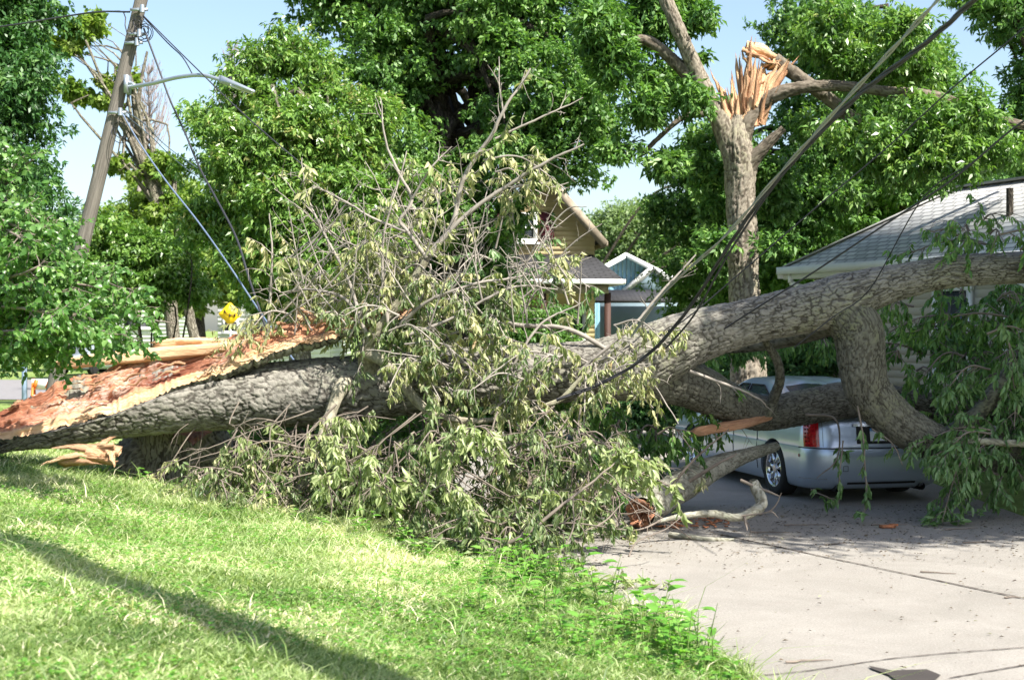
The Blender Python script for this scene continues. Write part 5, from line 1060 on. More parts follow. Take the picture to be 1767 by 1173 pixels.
# wilted masses above and around the trunk
def mass(n, x0, x1, y0, y1, Y0, Y1, r, ln=.5, dy=60, rp=3):
    out = []
    for k in range(n):
        x = x0+(x1-x0)*r.random(); y = y0+(y1-y0)*r.random(); Y = Y0+(Y1-Y0)*r.random(); a = r.normal()*60; d = r.normal()*dy*.5
        out.append(([(x, y, rp, Y), (x+a*.6, y-10+d*.3, rp*.7, Y-.1), (x+a*1.3, y+d+dy*.5, rp*.4, Y-.2+r.normal()*.1)], dict(tw=13, leafy=.95, len=ln, f0=.0)))
    return out
r0 = np.random.default_rng(5)
M['leaf_pale'] = leaf_mat("leaf_pale", [(0, (.14, .20, .06)), (.5, (.28, .34, .14)), (1, (.44, .48, .26))], .3, .42, .5)
PL = M['leaf_pale']
M['leaf_heap'] = leaf_mat('leaf_heap', [(0, (.05, .09, .025)), (.5, (.12, .175, .06)), (.78, (.24, .29, .13)), (.95, (.42, .43, .24)), (1, (.28, .15, .06))], .28, .45, .5)  # darker wilted leaf; shade inside the heap is put into these colours
HM = M['leaf_heap']
twiggy(ft, mass(17, 500, 720, 440, 550, 14.7, 15.6, r0, .45), WM, 102, GT, ln=.07)
twiggy(ft, mass(4, 620, 780, 300, 420, 14.8, 15.4, r0, .28), WM, 103, GT, ln=.07)
twiggy(ft, mass(4, 800, 960, 250, 380, 14.3, 14.9, r0, .25), WM, 104, GT, ln=.07, density=.7)
twiggy(ft, mass(11, 680, 860, 440, 590, 14.2, 14.9, r0, .35), WM, 105, GT, ln=.075)
twiggy(ft, mass(12, 700, 1100, 610, 720, 14.0, 14.5, r0, .3), WM, 106, GT, ln=.075)
twiggy(ft, mass(9, 620, 880, 480, 590, 14.0, 14.7, r0, .32), HM, 141, GT, ln=.07)
twiggy(ft, mass(6, 700, 1060, 610, 690, 13.9, 14.4, r0, .25), HM, 142, GT, ln=.07)
twiggy(ft, mass(5, 640, 760, 560, 640, 14.0, 14.5, r0, .25), WM, 143, GT, ln=.065)
twiggy(ft, mass(7, 1000, 1200, 560, 680, 14.2, 14.8, r0, .25), WM, 107, GT, ln=.07)
twiggy(ft, mass(8, 560, 900, 450, 640, 15.6, 16.4, r0, .5), M['leaf_fresh'], 108, GT, ln=.09)
twiggy(ft, mass(44, 370, 720, 700, 810, 15.6, 17.2, r0, .5, 50), M['leaf_deep'], 123, M['twig'], ln=.09, hang=.8)
twiggy(ft, mass(38, 640, 1060, 740, 890, 13.2, 14.7, r0, .40, 70), HM, 109, M['twig'], ln=.08)
twiggy(ft, mass(24, 600, 1120, 760, 880, 14.8, 16.2, r0, .5, 50), M['leaf_deep'], 110, M['twig'], ln=.10, hang=.8)
twiggy(ft, mass(9, 600, 1030, 740, 860, 13.0, 13.6, r0, .4, 60), PL, 111, M['twig'], ln=.10, hang=.75, density=.8)
twiggy(ft, mass(22, 690, 960, 880, 975, 12.1, 13.4, r0, .34, 50), HM, 112, M['twig'], ln=.08)
twiggy(ft, mass(20, 340, 660, 790, 880, 13.6, 14.6, r0, .38, 30, 3), HM, 113, M['twig'], ln=.06, density=.35)
twiggy(ft, mass(8, 440, 640, 730, 800, 13.8, 14.3, r0, .35, 40, 3), PL, 126, M['twig'], ln=.09, density=.7)
twiggy(ft, mass(20, 960, 1180, 690, 820, 15.4, 17.0, r0, .5, 60), M['leaf_deep'], 114, M['twig'], ln=.10, hang=.85)
twiggy(ft, [([(820, 960, 5, 12.6), (900, 925, 5, 12.5), (960, 880, 4, 12.6), (1040, 820, 2.5, 12.8), (1090, 780, 1.5, 13)], dict(tw=7, leafy=.6, len=.35)),
            ([(930, 990, 3, 12.0), (960, 960, 2.5, 12.0), (985, 920, 2, 12.1), (985, 860, 1.3, 12.2)], dict(tw=4, leafy=.3, len=.25)),
            ([(1085, 960, 2.5, 12.3), (1100, 935, 2.2, 12.4), (1150, 915, 1.5, 12.5), (1180, 895, 1, 12.6)], dict(tw=2, leafy=0, len=.15)),
            ([(920, 1008, 3.5, 11.6), (1000, 1010, 3, 11.6), (1070, 1012, 2, 11.5), (1145, 1010, 1.5, 11.5)], dict(tw=15, leafy=.9, len=.17, droop=.2)),
            ([(850, 975, 3, 12.3), (930, 985, 2.6, 12), (1010, 985, 1.5, 11.9)], dict(tw=12, leafy=.9, len=.3, droop=.3)),
            ([(780, 1000, 3, 12.2), (850, 1000, 2.6, 12), (930, 1010, 1.5, 11.9)], dict(tw=12, leafy=.8, len=.3, droop=.3)),
            ([(1000, 920, 2, 12.6), (1040, 900, 2, 12.7), (1075, 860, 1.3, 12.8)], dict(tw=6, leafy=.2, len=.25))], PL, 115, M['twig'], ln=.075)
tang = []
for k in range(120):
    x = 360+r0.random()*700; y = 690+r0.random()*160; Y = 13.4+r0.random()*1.8; a = r0.normal()*100; tang.append(([(x, y, 2.2, Y), (x+a*.5+r0.normal()*20, y+40+r0.random()*30, 1.6, Y-.1), (x+a, y+40+r0.random()*90, 1.1, Y-.2)], dict(tw=5, leafy=.12, len=.4, droop=.6)))
twiggy(ft, tang, WM, 116, M['twig'], ln=.07)
tang = []
for k in range(60):
    x = 480+r0.random()*520; y = 420+r0.random()*170; Y = 14.1+r0.random()*1.0; a = r0.normal()*70; tang.append(([(x, y, 2.6, Y), (x+a*.5, y-40-r0.random()*30, 1.8, Y-.1), (x+a, y-70-r0.random()*90, .9, Y-.2)], dict(tw=5, leafy=.12, len=.35, droop=-.1)))
twiggy(ft, tang, WM, 127, GT, ln=.07)
twiggy(ft, mass(30, 1530, 1780, 500, 640, 16.6, 19.5, r0, .5, 40, 3), M['leaf_deep'], 117, M['twig'], ln=.10, hang=.95, density=.85, droop=1.3)
twiggy(ft, mass(24, 1660, 1790, 640, 770, 16.4, 19.5, r0, .5, 60, 3), M['leaf_deep'], 128, M['twig'], ln=.10, hang=.95, density=.85)
twiggy(ft, mass(16, 1190, 1460, 575, 600, 20.0, 22.5, r0, .45, 20), M['leaf_deep'], 118, M['twig'], ln=.10)
twiggy(ft, mass(9, 1670, 1790, 740, 830, 15.2, 16.0, r0, .4, 60), M['leaf_fresh'], 119, M['twig'], ln=.10, density=.7)
twiggy(ft, mass(9, 1660, 1780, 370, 450, 15.4, 16.2, r0, .4, 20), M['leaf_deep'], 120, M['twig'], ln=.08, density=.8)
twiggy(ft, mass(7, 1690, 1790, 560, 720, 15.3, 15.9, r0, .5, 60), M['leaf_fresh'], 124, M['twig'], ln=.10, density=.7)
twiggy(ft, [([(1390, 715, 3, 16.3), (1440, 722, 3, 16.2), (1450, 760, 2.2, 16.1), (1445, 800, 1.8, 16.0), (1412, 830, 1, 16)], dict(tw=4, leafy=.5, len=.14, f0=.2)),
            ([(1480, 700, 2.5, 15.4), (1490, 760, 2.2, 15.3), (1494, 830, 1.8, 15.3), (1492, 885, 1, 15.3)], dict(tw=7, leafy=1, len=.13, droop=1.6)),
            ([(1455, 760, 2, 15.6), (1450, 820, 1.8, 15.5), (1448, 870, 1, 15.5)], dict(tw=7, leafy=1, len=.12, droop=1.6)),
            ([(1505, 740, 2, 15.4), (1540, 765, 1.5, 15.3), (1560, 800, 1, 15.3)], dict(tw=6, leafy=.7, len=.12)),
            ([(1400, 845, 2, 16), (1420, 855, 1.5, 15.9), (1440, 865, 1, 15.9)], dict(tw=12, leafy=1, len=.2))], M['leaf_fresh'], 121, M['twig'], ln=.10)
twiggy(ft, [([(1190, 640, 4, 15), (1300, 680, 2.5, 15.1), (1330, 705, 1, 15.5)], dict(tw=3, leafy=.1, len=.3)),
            ([(1000, 640, 4, 14.6), (1080, 570, 3.5, 14.5), (1140, 500, 3, 14.5), (1200, 440, 2, 14.5)], dict(tw=5, leafy=.2, len=.35, droop=0))], WM, 122, GT, ln=.07)

#SECTION small
# ------------------------------------------------------------------ loose pieces on the ground
def loosebranch(name, label, cat, pts, seed, mat, amp=.01, wood_end=None, group=None, twigs=None):
    A = PR(pts); t = thing(name, (A[0][0], A[0][1], 0), label, cat, group); barkpart(pts, .018, amp, .05, .09, seed, mat, 'wood', t, lump=.15)
    if wood_end:
        x, y, r, Y = wood_end; r_ = np.random.default_rng(seed); c = P(x, y, Y); R = r/F*Y; T = norm(A[0][:3]-A[1][:3]); a = np.linspace(0, 2*np.pi, 37)[:-1]; e1 = norm(np.cross(T, [0, 0, 1.])); e2 = np.cross(e1, T); V = []
        for q, s in enumerate((1.02, .85, .65, .45, .25)): 
            for aa in a: V.append(c + (e1*math.cos(aa)+e2*math.sin(aa))*R*s + T*(r_.random()*.10*(s > .3)-.02-.06*(q > 2)))
        V.append(c-T*.04); n = 36; Q = [[i*n+j, i*n+(j+1) % n, (i+1)*n+(j+1) % n, (i+1)*n+j] for i in range(4) for j in range(n)]; Tq = [[4*n+j, 4*n+(j+1) % n, 5*n] for j in range(n)]; k = len(V)
        V = np.array(V); mesh_obj('broken_end', V, Q, Tq, M['wood'], t, uv=V[:, [1, 2]]*2, attrs={'pale': np.full(k, .15), 'rot': (r_.random(k) < .2)*.8, 'white': np.zeros(k)})
    if twigs: twiggy(t, twigs, WM, seed+50, M['twig'], name='twig', ln=.08)
    return t
M['grey_log'] = bark_mat("grey_log", (.34, .33, .27), (.10, .09, .06), (.27, .29, .17))
loosebranch('broken_branch', 'thick broken branch with splintered orange end lying beside the car', 'branch', [(1108, 882, 24, 14.7), (1140, 862, 27, 15.1), (1180, 835, 27, 15.6), (1230, 808, 20, 16.1), (1290, 785, 12, 16.5), (1340, 770, 7, 16.8)], 61, M['grey_log'], .012, (1106, 883, 25, 14.68),
            twigs=[([(1190, 830, 5, 15.2), (1240, 800, 4, 15.1), (1275, 783, 2, 15.1)], dict(tw=5, leafy=.1, len=.3)), ([(1150, 850, 4, 15), (1200, 790, 3, 14.9), (1260, 740, 1.5, 14.9)], dict(tw=4, leafy=.1, len=.3))])
loosebranch('forked_branch', 'pale lichen covered crooked branch on the concrete in front of the car', 'branch', [(1135, 900, 3, 13.9), (1180, 890, 5, 14), (1230, 886, 6.5, 14.1), (1270, 893, 6.5, 14.1), (1298, 884, 8, 14.2), (1315, 868, 9, 14.3), (1303, 838, 9, 14.4), (1300, 828, 6, 14.4)], 62, M['grey_log'], .006, None,
            twigs=[([(1285, 890, 4, 14.1), (1288, 905, 2.5, 14), (1290, 915, 1, 13.9)], dict(tw=6, leafy=0, len=.15)), ([(1278, 828, 4, 14.4), (1310, 842, 4, 14.35), (1345, 856, 1.5, 14.3)], dict(tw=3, leafy=0, len=.1)), ([(1280, 890, 2, 14), (1330, 880, 1.6, 13.9), (1350, 850, 1, 13.8)], dict(tw=3, leafy=0, len=.2)), ([(1140, 898, 3, 13.9), (1110, 912, 2, 13.8), (1070, 918, 1, 13.7)], dict(tw=5, leafy=.1, len=.2))])
loosebranch('stick', 'short pale stick on the driveway below the crooked branch', 'stick', [(1155, 922, 5, 14.3), (1185, 926, 4.5, 14.2), (1225, 931, 4.5, 14.1), (1268, 932, 3.5, 14.1)], 63, M['grey_log'], .005)
loosebranch('stick', 'bare brown stick leaning from the lawn beside the stump', 'stick', [(335, 815, 4, 14.6), (355, 845, 5, 14.2), (378, 870, 5.5, 13.9), (398, 893, 3, 13.6)], 64, M['pale_log'], .005)
for k, (x, y, L, a) in enumerate([(1690, 935, .35, .2), (1620, 988, .3, -.3), (1535, 905, .4, .1), (1440, 938, .25, .5), (1010, 1002, .3, 2.8), (1390, 905, .45, .1), (1660, 912, .4, .3), (1750, 1030, .15, .1), (1400, 1140, .3, .1), (1210, 905, .5, .1), (1080, 915, .6, .15), (1330, 918, .4, 0)]):
    p = gpt(x, y, .012); r_ = np.random.default_rng(k); mb = MB(); C = p+np.outer(np.linspace(-.5, .5, 7), [math.cos(a), math.sin(a), 0])*L+r_.normal(size=(7, 3))*[.008, .008, .002]; mb.tube(C, np.linspace(.009, .003, 7), 6)
    tag(mb.build('twig', M['twig'], None, True), 'small dark twig lying on the pale driveway', 'twig', 'twigs scattered on the driveway')
# litter on the drive
n = 14000; Y = 8.4+8.5*rng.random(n)**.85; X = -.5+rng.random(n)*6.2; k = X > xe(Y)
X, Y = X[k], Y[k]; dens = .10+.9*sstep(12.0, 14.3, Y)+.3*np.exp(-((X-xe(Y))/.4)**2); k = rng.random(len(X)) < dens; X, Y = X[k], Y[k]; n = len(X); a = rng.random(n)*6.28
o = leaves('leaf_litter', np.stack([X, Y, np.full(n, .012)], -1), np.stack([np.cos(a), np.sin(a), .05+.3*rng.random(n)], -1), np.array([[0, 0, 1.]])+rdir(n)*.35, .009+.03*rng.random(n)**2.5+.03*(rng.random(n) < .04), .45, leaf_mat("litter", [(0, (.05, .035, .02)), (.5, (.11, .075, .045)), (.85, (.16, .12, .07)), (.95, (.28, .28, .16)), (1, (.30, .30, .22))], .05), None, simple=True)
tag(o, 'crumbs of bark, twigs and torn leaves strewn over the driveway', 'litter', kind='stuff')
# wood chips
r_ = np.random.default_rng(77); mb = MB()
for k in range(90):
    x = 1090+r_.random()*170; y = 893+r_.random()*18; p = gpt(x, y, .015); a = r_.random()*6.28; mb.box(p+[0, 0, .01*r_.random()], (.03+.07*r_.random(), .012+.02*r_.random(), .01), np.array(Matrix.Rotation(a, 3, 'Z')))
M['chips'] = plain("chips", (.33, .13, .06), .9, 0, .4, 30); tag(mb.build('wood_chips', M['chips']), 'reddish splinters scattered by the broken branch end', 'wood chips', kind='stuff')
ch = MB(); p = gpt(1532, 908, .02); ch.box(p, (.16, .07, .03), np.array(Matrix.Rotation(.3, 3, 'Z'))); ch.box(p+[.07, .01, .015], (.09, .05, .02), np.array(Matrix.Rotation(-.3, 3, 'Z'))); tag(ch.build('bark_piece', M['chips']), 'reddish bark piece alone on the driveway behind the car', 'bark piece')

# ------------------------------------------------------------------ leaning utility pole
YP = 21.0; up_ = thing('utility_pole', P(120, 640, YP)*[1, 1, 0], 'weathered wooden utility pole leaning right with a street light arm', 'utility pole')
t = NT("weathered_wood"); t.set(.9, 0, .15); u = t.uv(); s1 = t.noise(t.map(u, (30, .9, 1)), 2, 5, .7); s2 = t.noise(t.obj(), 1.2, 3)
c = t.ramp(s1, [(.3, (.06, .052, .046)), (.55, (.17, .155, .135)), (.75, (.29, .265, .235))]); c = t.mix(t.math('MULTIPLY', s2, .4), c, (.17, .15, .13)); t.col(c); t.bump(s1, .015); M['poleW'] = t.m
A = catmull(PR([(88, 700, 13.5, YP), (130, 480, 12.5, YP), (190, 230, 11.7, YP), (250, -20, 10.8, YP), (275, -120, 10.5, YP)]), .2); mb = MB(); mb.tube(A[:, :3], A[:, 3], 20); mb.build('pole', M['poleW'], up_, True)
M['galv'] = plain("galvanised", (.36, .40, .44), .4, .6, .1); M['cablebl'] = plain("black_cable", (.03, .03, .035), .5); M['cablegr'] = plain("grey_cable", (.28, .28, .27), .5, .2); M['cableblue'] = plain("blue_grey_cable", (.12, .16, .24), .45)
ar = MB(); B = catmull(PR([(218, 152, 3.5, YP-.1), (262, 145, 3.6, YP-.5), (310, 134, 3.6, YP-.9), (350, 131, 3.4, YP-1.2), (385, 140, 3.2, YP-1.4)]), .08); ar.tube(B[:, :3], B[:, 3], 12); q = P(221, 147, YP-.1); ar.box(q, (.06, .2, .26)); ar.bar(P(221, 140, YP-.12), P(236, 149, YP-.25), .05, .03)
arm = ar.build('lamp_arm', M['galv'], up_, True)
hd = MB(); a_ = P(380, 139, YP-1.4); b_ = P(440, 160, YP-1.7); L = np.linspace(0, 1, 14); C = a_+(b_-a_)*L[:, None]; T, N, B_ = frames(C); V = []
for k, l in enumerate(L):
    w = .11*math.sin(min(1, l*2.2+.25)*math.pi/2)*(1-l**4*.75); h_ = .055*(1-l*.75)+.012
    for aa in np.linspace(0, 2*np.pi, 16, endpoint=False): V.append(C[k]+np.array([0, 1, 0])*math.cos(aa)*w + np.array([.25, 0, 1])*math.sin(aa)*h_*(1 if math.sin(aa) > 0 else .6))
Q = [[i*16+j, i*16+(j+1) % 16, (i+1)*16+(j+1) % 16, (i+1)*16+j] for i in range(13) for j in range(16)]; V = np.array(V); V = np.vstack([V, V[:16].mean(0), V[-16:].mean(0)]); T = [[(j+1) % 16, j, len(V)-2] for j in range(16)]+[[13*16+j, 13*16+(j+1) % 16, len(V)-1] for j in range(16)]
hd = mesh_obj('lamp_head', V, Q, T, M['galv'], up_, True); M['lens'] = plain("lamp_lens", (.6, .62, .62), .2)
ln_ = MB(); ln_.box((a_+b_)/2+[.06, 0, -.045], (.30, .13, .03), np.array(Matrix.Rotation(math.radians(19), 3, 'Y'))); ln_.build('lens', M['lens'], hd)
pc = MB(); pc.tube(np.array([P(398, 138, YP-1.45), P(398, 133, YP-1.45)]), [.03, .028], 10); pc.build('photocell', M['black'], hd)
for (x, y) in ((241, 18), (236, 60), (203, 195), (232, 75)):
   hw = MB(); q = P(x, y, YP-.14); hw.box(q, (.26, .03, .04)); hw.tube(np.array([q-[0, .05, 0], q+[0, .1, 0]]), [.02, .02], 8); hw.tube(np.array([q+[.06, -.05, -.05], q+[.06, -.05, .06]]), [.035, .03], 10); hw.build('bracket', M['galv'], up_)
co_ = MB(); r_ = np.random.default_rng(8)
for k in range(9):
    cx, cy = (247+r_.normal()*7, 58+r_.normal()*8) if k < 7 else (210, 205+k*3); rad = 8+r_.random()*10; aa = np.linspace(0, 2*np.pi*.8+r_.random(), 18)+r_.random()*6
    C = np.array([P(cx+math.cos(q)*rad, cy+math.sin(q)*rad*1.1, YP-.15+.08*math.sin(q*2)) for q in aa]); co_.tube(C, np.full(18, .0065), 5)
co_.build('cable_coil', M['cablebl'], up_)
def cable(label, pts, mat, r, group=None, name='power_cable', twist=0):
    A = catmull(PR([(a, b, 1, y) for a, b, y in pts]), .12)[:, :3]; mb = MB()
    if twist:
        T, N, B = frames(A); L = np.arange(len(A))*.12
        for k in range(twist): ph = L*5+k*2*np.pi/twist; mb.tube(A+(N*np.cos(ph)[:, None]+B*np.sin(ph)[:, None])*r*.9, np.full(len(A), r*.75), 7)
    else: mb.tube(A, np.full(len(A), r), 7)
    return tag(mb.build(name, mat, None, True), label, 'cable', group)
WG = 'cables strung from the leaning pole'
cable('dark cable sagging from the pole top down past the street light arm', [(249, 50, YP-.15), (275, 120, 20.6), (295, 175, 20.4), (320, 230, 20.1), (345, 290, 19.7), (372, 340, 19.2), (408, 410, 18.5), (430, 480, 17.8), (470, 600, 17)], M['cablebl'], .014, WG)
cable('thin cable from the pole top to the middle of the lamp arm', [(248, 30, YP-.15), (290, 75, 20.6), (316, 100, 20.3), (334, 131, 20.0)], M['cablebl'], .009, WG)
cable('thin cable crossing the lamp arm near the lamp head and running into the leaves', [(248, 28, YP-.15), (300, 80, 20.5), (352, 131, 19.7), (400, 178, 19.2), (460, 232, 18.6), (540, 300, 18)], M['cablebl'], .009, WG)
cable('blue grey taut cable sloping from mid pole down to the diamond sign', [(208, 190, YP-.15), (240, 245, 20.6), (285, 310, 20), (340, 380, 19.2), (390, 450, 18.4), (450, 540, 17.6), (520, 640, 16.8)], M['cableblue'], .012, WG)
cable('pale thin cable left of the taut blue cable, starting mid pole', [(208, 192, YP-.1), (260, 235, 22), (320, 290, 23.5), (440, 370, 25)], M['cableblue'], .007, WG)
cable('pale thin cable above the taut blue cable, starting mid pole', [(212, 190, YP-.1), (250, 215, 22), (300, 262, 23.5), (430, 350, 25)], M['cableblue'], .007, WG)
cable('black cable entering from the left edge to the pole top', [(-60, 56, 22.5), (40, 42, 22), (100, 32, 21.8), (170, 22, 21.4), (225, 22, YP-.1)], M['cablebl'], .014, WG)
cable('loose black loop of cable hanging left of the pole top', [(170, 23, 21.4), (214, 22, 21), (217, 45, YP-.15), (224, 66, YP-.15), (236, 66, YP-.15)], M['cablebl'], .009, WG)
WG2 = 'fallen service cables sloping down from the upper right'
cable('light grey bundled cable highest of the sloping cables at upper right', [(1720, -110, 7.0), (1618, 0, 8.0), (1540, 85, 9), (1450, 182, 10), (1340, 305, 11.3), (1250, 408, 12.3), (1150, 500, 13.4), (1090, 580, 13.9)], M['cablegr'], .0095, WG2, twist=2)
cable('thick black twisted cable just under the light grey one', [(1800, -110, 7.0), (1680, 0, 8), (1600, 72, 8.8), (1480, 165, 10), (1400, 245, 10.9), (1320, 335, 11.8), (1260, 420, 12.6), (1190, 530, 13.4), (1120, 610, 13.9), (1040, 660, 14.1), (960, 690, 14.1)], M['cablebl'], .0115, WG2, twist=3)
cable('second twisted black cable touching the thick one over the trunk', [(1480, 168, 10.1), (1360, 290, 11.4), (1265, 425, 12.7), (1200, 540, 13.5), (1150, 600, 13.9)], M['cablebl'], .010, WG2)
cable('thin dark cable crossing the broken tree between thick cable and roof', [(1800, 18, 12), (1737, 74, 12.5), (1640, 155, 13), (1530, 255, 13.5), (1400, 365, 14), (1290, 460, 14.4), (1170, 560, 14.7), (1090, 600, 14.7)], M['cablebl'], .007, WG2)
cable('lowest dark cable crossing in front of the grey shingle roof', [(1810, 180, 11), (1740, 228, 11.5), (1640, 312, 12.2), (1520, 392, 13), (1400, 472, 13.8), (1330, 516, 14.3), (1250, 567, 14.9)], M['cablebl'], .009, WG2)
cable('smallest dark cable lying over the thick upper trunk', [(1673, 283, 12), (1590, 345, 12.6), (1500, 500, 14.6), (1440, 545, 14.9), (1370, 600, 15.1)], M['cablebl'], .006, WG2)

# pole behind the camera whose shadow crosses the lawn
op = thing('utility_pole', (2.78, 3.32, 0), 'upright wooden utility pole standing right of the driveway edge', 'utility pole'); mb = MB()
d_ = norm(np.array([SH[0], SH[1], 0])); b_ = np.array([-.44, 6.6, 0])+d_*4.6; mb.tube(np.array([[b_[0], b_[1], -.2], [b_[0], b_[1], 5], [b_[0], b_[1], 11.5]]), [.25, .23, .20], 18); mb.build('pole', M['poleW'], op, True)

# ------------------------------------------------------------------ sign, far cars, barricade
ys_ = 46.0; sg = thing('warning_sign', P(397, 600, ys_)*[1, 1, 0], 'yellow diamond playground warning sign on a thin post', 'sign'); M['signy'] = plain("sign_yellow", (.92, .58, .01), .5, 0, .03); c = P(397, 542, ys_); R = 20.5/F*ys_
mb = MB(); a = []; 
for k in range(4):
    th_ = k*math.pi/2; pt = np.array([math.cos(th_), 0, math.sin(th_)])*R; nx = np.array([math.cos(th_+.05), 0, math.sin(th_+.05)])*R*.97; pv = np.array([math.cos(th_-.05), 0, math.sin(th_-.05)])*R*.97; a += [c+pv, c+nx]
mb.poly(a, .02, n=(0, -1, 0)); mb.build('sign_plate', M['signy'], sg)
mb = MB(); e = np.array([0, -.03, 0]); s_ = R/20.5
mb.bar(c+e+np.array([-10, 0, 3.5])*s_, c+e+np.array([10, 0, -3])*s_, .02, .022); mb.box(c+e+np.array([0, 0, -2.5])*s_, (.05, .02, 4*s_))
for sx_, sz_ in ((-9.5, 4.5), (9.5, -1.8)): mb.box(c+e+np.array([sx_*.92, 0, sz_])*s_, (.045, .02, .075)); mb.box(c+e+np.array([sx_*.75, 0, sz_-1.6])*s_, (.02, .02, .06)); mb.box(c+e+np.array([sx_*.92, 0, sz_+2.2])*s_, (.04, .02, .04))
mb.build('symbol', M['black'], sg); mb = MB(); mb.box([c[0], c[1]+.04, c[2]/2+.1], (.06, .05, c[2]+.1)); mb.build('post', M['galv'], sg)
M['bluep'] = plain("blue_paint", (.02, .10, .32), .3, .2, .05, 2, .5, .5); M['greyp'] = plain("grey_paint", (.30, .34, .38), .35, .3, .05, 2, .5, .5)
def farcar(label, px, pyb, Y, mat, rz, grp='cars parked on the far street'):
    p = P(px, pyb, Y); o = bpy.data.objects.new('parked_car', None); col_link(o); o['_local'] = 1; o.location = (p[0], p[1], .04); o.rotation_euler = (0, 0, rz); tag(o, label, 'car', grp)
    prof = [(-2.2, .25), (-2.25, .6), (-2.1, .85), (-1.2, .95), (-.6, 1.38), (.7, 1.42), (1.5, .98), (2.1, .88), (2.25, .6), (2.2, .25)]
    V = []; 
    for s, w in ((-1, 1), (1, 1)):
        for (x, z) in prof: V.append([x, s*(.88-(.16 if z > 1.2 else 0)), z])
    k = len(prof); Q = [[i, i+1, k+i+1, k+i] for i in range(k-1)]+[[k-1, 0, k, 2*k-1]]; V.append([0, -.85, .6]); V.append([0, .85, .6]); T = [[(i+1) % k, i, 2*k] for i in range(k)]+[[k+i, k+(i+1) % k, 2*k+1] for i in range(k)]
    mesh_obj('body', V, Q, T, mat, o)
    for s in (-1, 1):
        mb = MB(); mb.poly([[-1.0, s*.86, .97], [1.25, s*.86, .99], [.65, s*.745, 1.34], [-.5, s*.745, 1.32]], .02, n=(0, s, 0)); mb.V = [v+np.array([0, s*.035, 0]) for v in mb.V]; mb.build('side_window', M['glass'], o)
    for x in (-1.4, 1.4):
        for s in (-1, 1): mb = MB(); mb.tube(np.array([[x, s*.72, .32], [x, s*.92, .32]]), [.32, .32], 20); mb.tube(np.array([[x, s*.9, .32], [x, s*.93, .32]]), [.18, .17], 14); mb.build('wheel', M['rubber'], o)
farcar('blue car roof just above the split plank on the far street', 202, 625, 78, M['bluep'], 1.45)
farcar('pale car half hidden by leaves in front of the far white house', 168, 590, 66, M['greyp'], 1.2)
bn = thing('recycling_bin', P(396, 590, 55)*[1, 1, 0], 'bright blue wheeled bin below the diamond sign', 'bin'); M['bin'] = plain("bin_blue", (.03, .25, .55), .4); pb_ = P(394, 596, 55); mb = MB(); mb.box([pb_[0], 55, .55], (.55, .55, 1.0)); mb.box([pb_[0], 55, .08], (.45, .6, .1)); mb.build('bin_body', M['bin'], bn); mb = MB(); mb.box([pb_[0], 55, 1.09], (.62, .66, .08)); mb.bar([pb_[0]-.3, 54.6, 1.05], [pb_[0]+.3, 54.6, 1.05], .04, .04); mb.build('lid', M['bin'], bn)
M['orange'] = plain("barricade_orange", (.85, .16, .02), .5); qb = P(82, 655, 27); br = thing('barricade', (qb[0], qb[1], 0), 'white folding barricade with orange stripes beyond the trunk at left', 'barricade'); z0_ = float(ground_z(qb[0], 27))
for k in range(2):
    mb = MB(); cx_ = qb[0]; mb.bar([cx_-.3, 27, z0_+1.05-.3*k], [cx_+.35, 27, z0_+1.05-.3*k], .03, .2); pn = mb.build('panel', M['trim'], br)
    for m_ in (-.2, .05, .3): mb = MB(); mb.bar([cx_+m_-.06, 26.975, z0_+.97-.3*k], [cx_+m_, 26.975, z0_+1.13-.3*k], .01, .07); mb.build('stripe', M['orange'], pn)
for s in (-.28, .33):
    mb = MB(); mb.bar([qb[0]+s, 27.02, z0_+1.15], [qb[0]+s, 26.8, z0_], .04, .04); mb.bar([qb[0]+s, 27.02, z0_+1.15], [qb[0]+s, 27.3, z0_], .04, .04); mb.build('leg', M['orange'] if s < 0 else M['trim'], br)
pst = MB(); q = P(42, 600, 24); pst.box([q[0], 24, 1.15], (.07, .07, 2.5)); pst.box([q[0], 24, 2.42], (.09, .09, .04)); tag(pst.build('metal_post', plain("blue_post", (.25, .33, .45), .4, .3)), 'thin blue grey metal post at far left beyond the trunk', 'post')

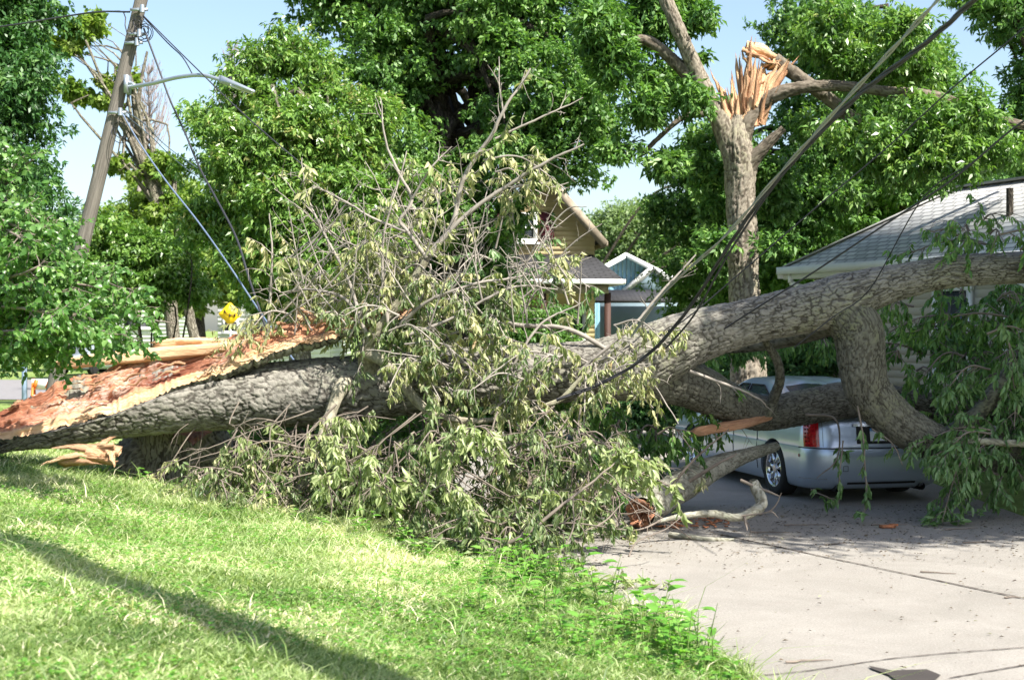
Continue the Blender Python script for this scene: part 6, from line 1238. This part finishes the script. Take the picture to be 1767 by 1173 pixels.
# ------------------------------------------------------------------ young tree at left, bright leaves in front
yt = thing('young_tree', (-6.9, 13.2, .8), 'young tree with small round bright leaves reaching in from the left', 'tree')
lft = []; r_ = np.random.default_rng(55)
for k in range(34):
    y0 = 300+r_.random()*360; x1 = 60+r_.random()*190; y1 = 385+r_.random()*175 + (y0-450)*.25; x1 = min(x1, 75+r_.random()*40) if y1 < 490 else x1
    if x1 < 120: y1 += r_.random()*60
    lft.append(([(-170, y0+20, 7, 13.2), (-60, y0+(y1-y0)*.4-25, 4.5, 13.0+r_.normal()*.4), (x1*.5, y0+(y1-y0)*.75-15, 3, 12.8+r_.normal()*.5), (x1, y1, 1.3, 12.7+r_.normal()*.5)], dict(tw=10, leafy=1, len=.42, f0=.3, droop=.35)))
for k in range(12):
    y1 = 230+r_.random()*190; x1 = 20+r_.random()*70; lft.append(([(-170, 430, 7, 13.2), (-60, 400, 4, 13), (x1*.5, y1+20, 3, 12.8), (x1, y1, 1.3, 12.7)], dict(tw=7, leafy=1, len=.35, f0=.3, droop=.1)))
lft.append(([(-120, 480, 6, 13), (60, 500, 4, 12.8), (180, 525, 3, 12.6), (300, 555, 1.3, 12.5)], dict(tw=8, leafy=1, len=.4, droop=.3)))
lft.append(([(-120, 440, 6, 13), (60, 470, 4, 12.8), (150, 485, 3, 12.6), (235, 500, 1.3, 12.5)], dict(tw=9, leafy=1, len=.4, droop=.3)))
lft.append(([(60, 560, 4, 12.8), (140, 590, 3, 12.6), (200, 580, 2, 12.5), (250, 575, 1.3, 12.5)], dict(tw=8, leafy=1, len=.3, droop=.3)))
M['leaf_young'] = leaf_mat("leaf_young", [(0, (.04, .11, .02)), (.5, (.10, .22, .05)), (1, (.24, .38, .12))], .38, .35, .5)
twiggy(yt, lft, M['leaf_young'], 131, M['twig'], ln=.058, wr=.72, hang=.4, tw=.95)
mb = MB(); A = catmull(PR([(-190, 830, 12, 13.2), (-180, 600, 10, 13.2), (-170, 430, 8, 13.2), (-165, 250, 5, 13.2)]), .2); mb.tube(A[:, :3], A[:, 3], 12); mb.build('trunk', M['dark_bark'], yt, True)
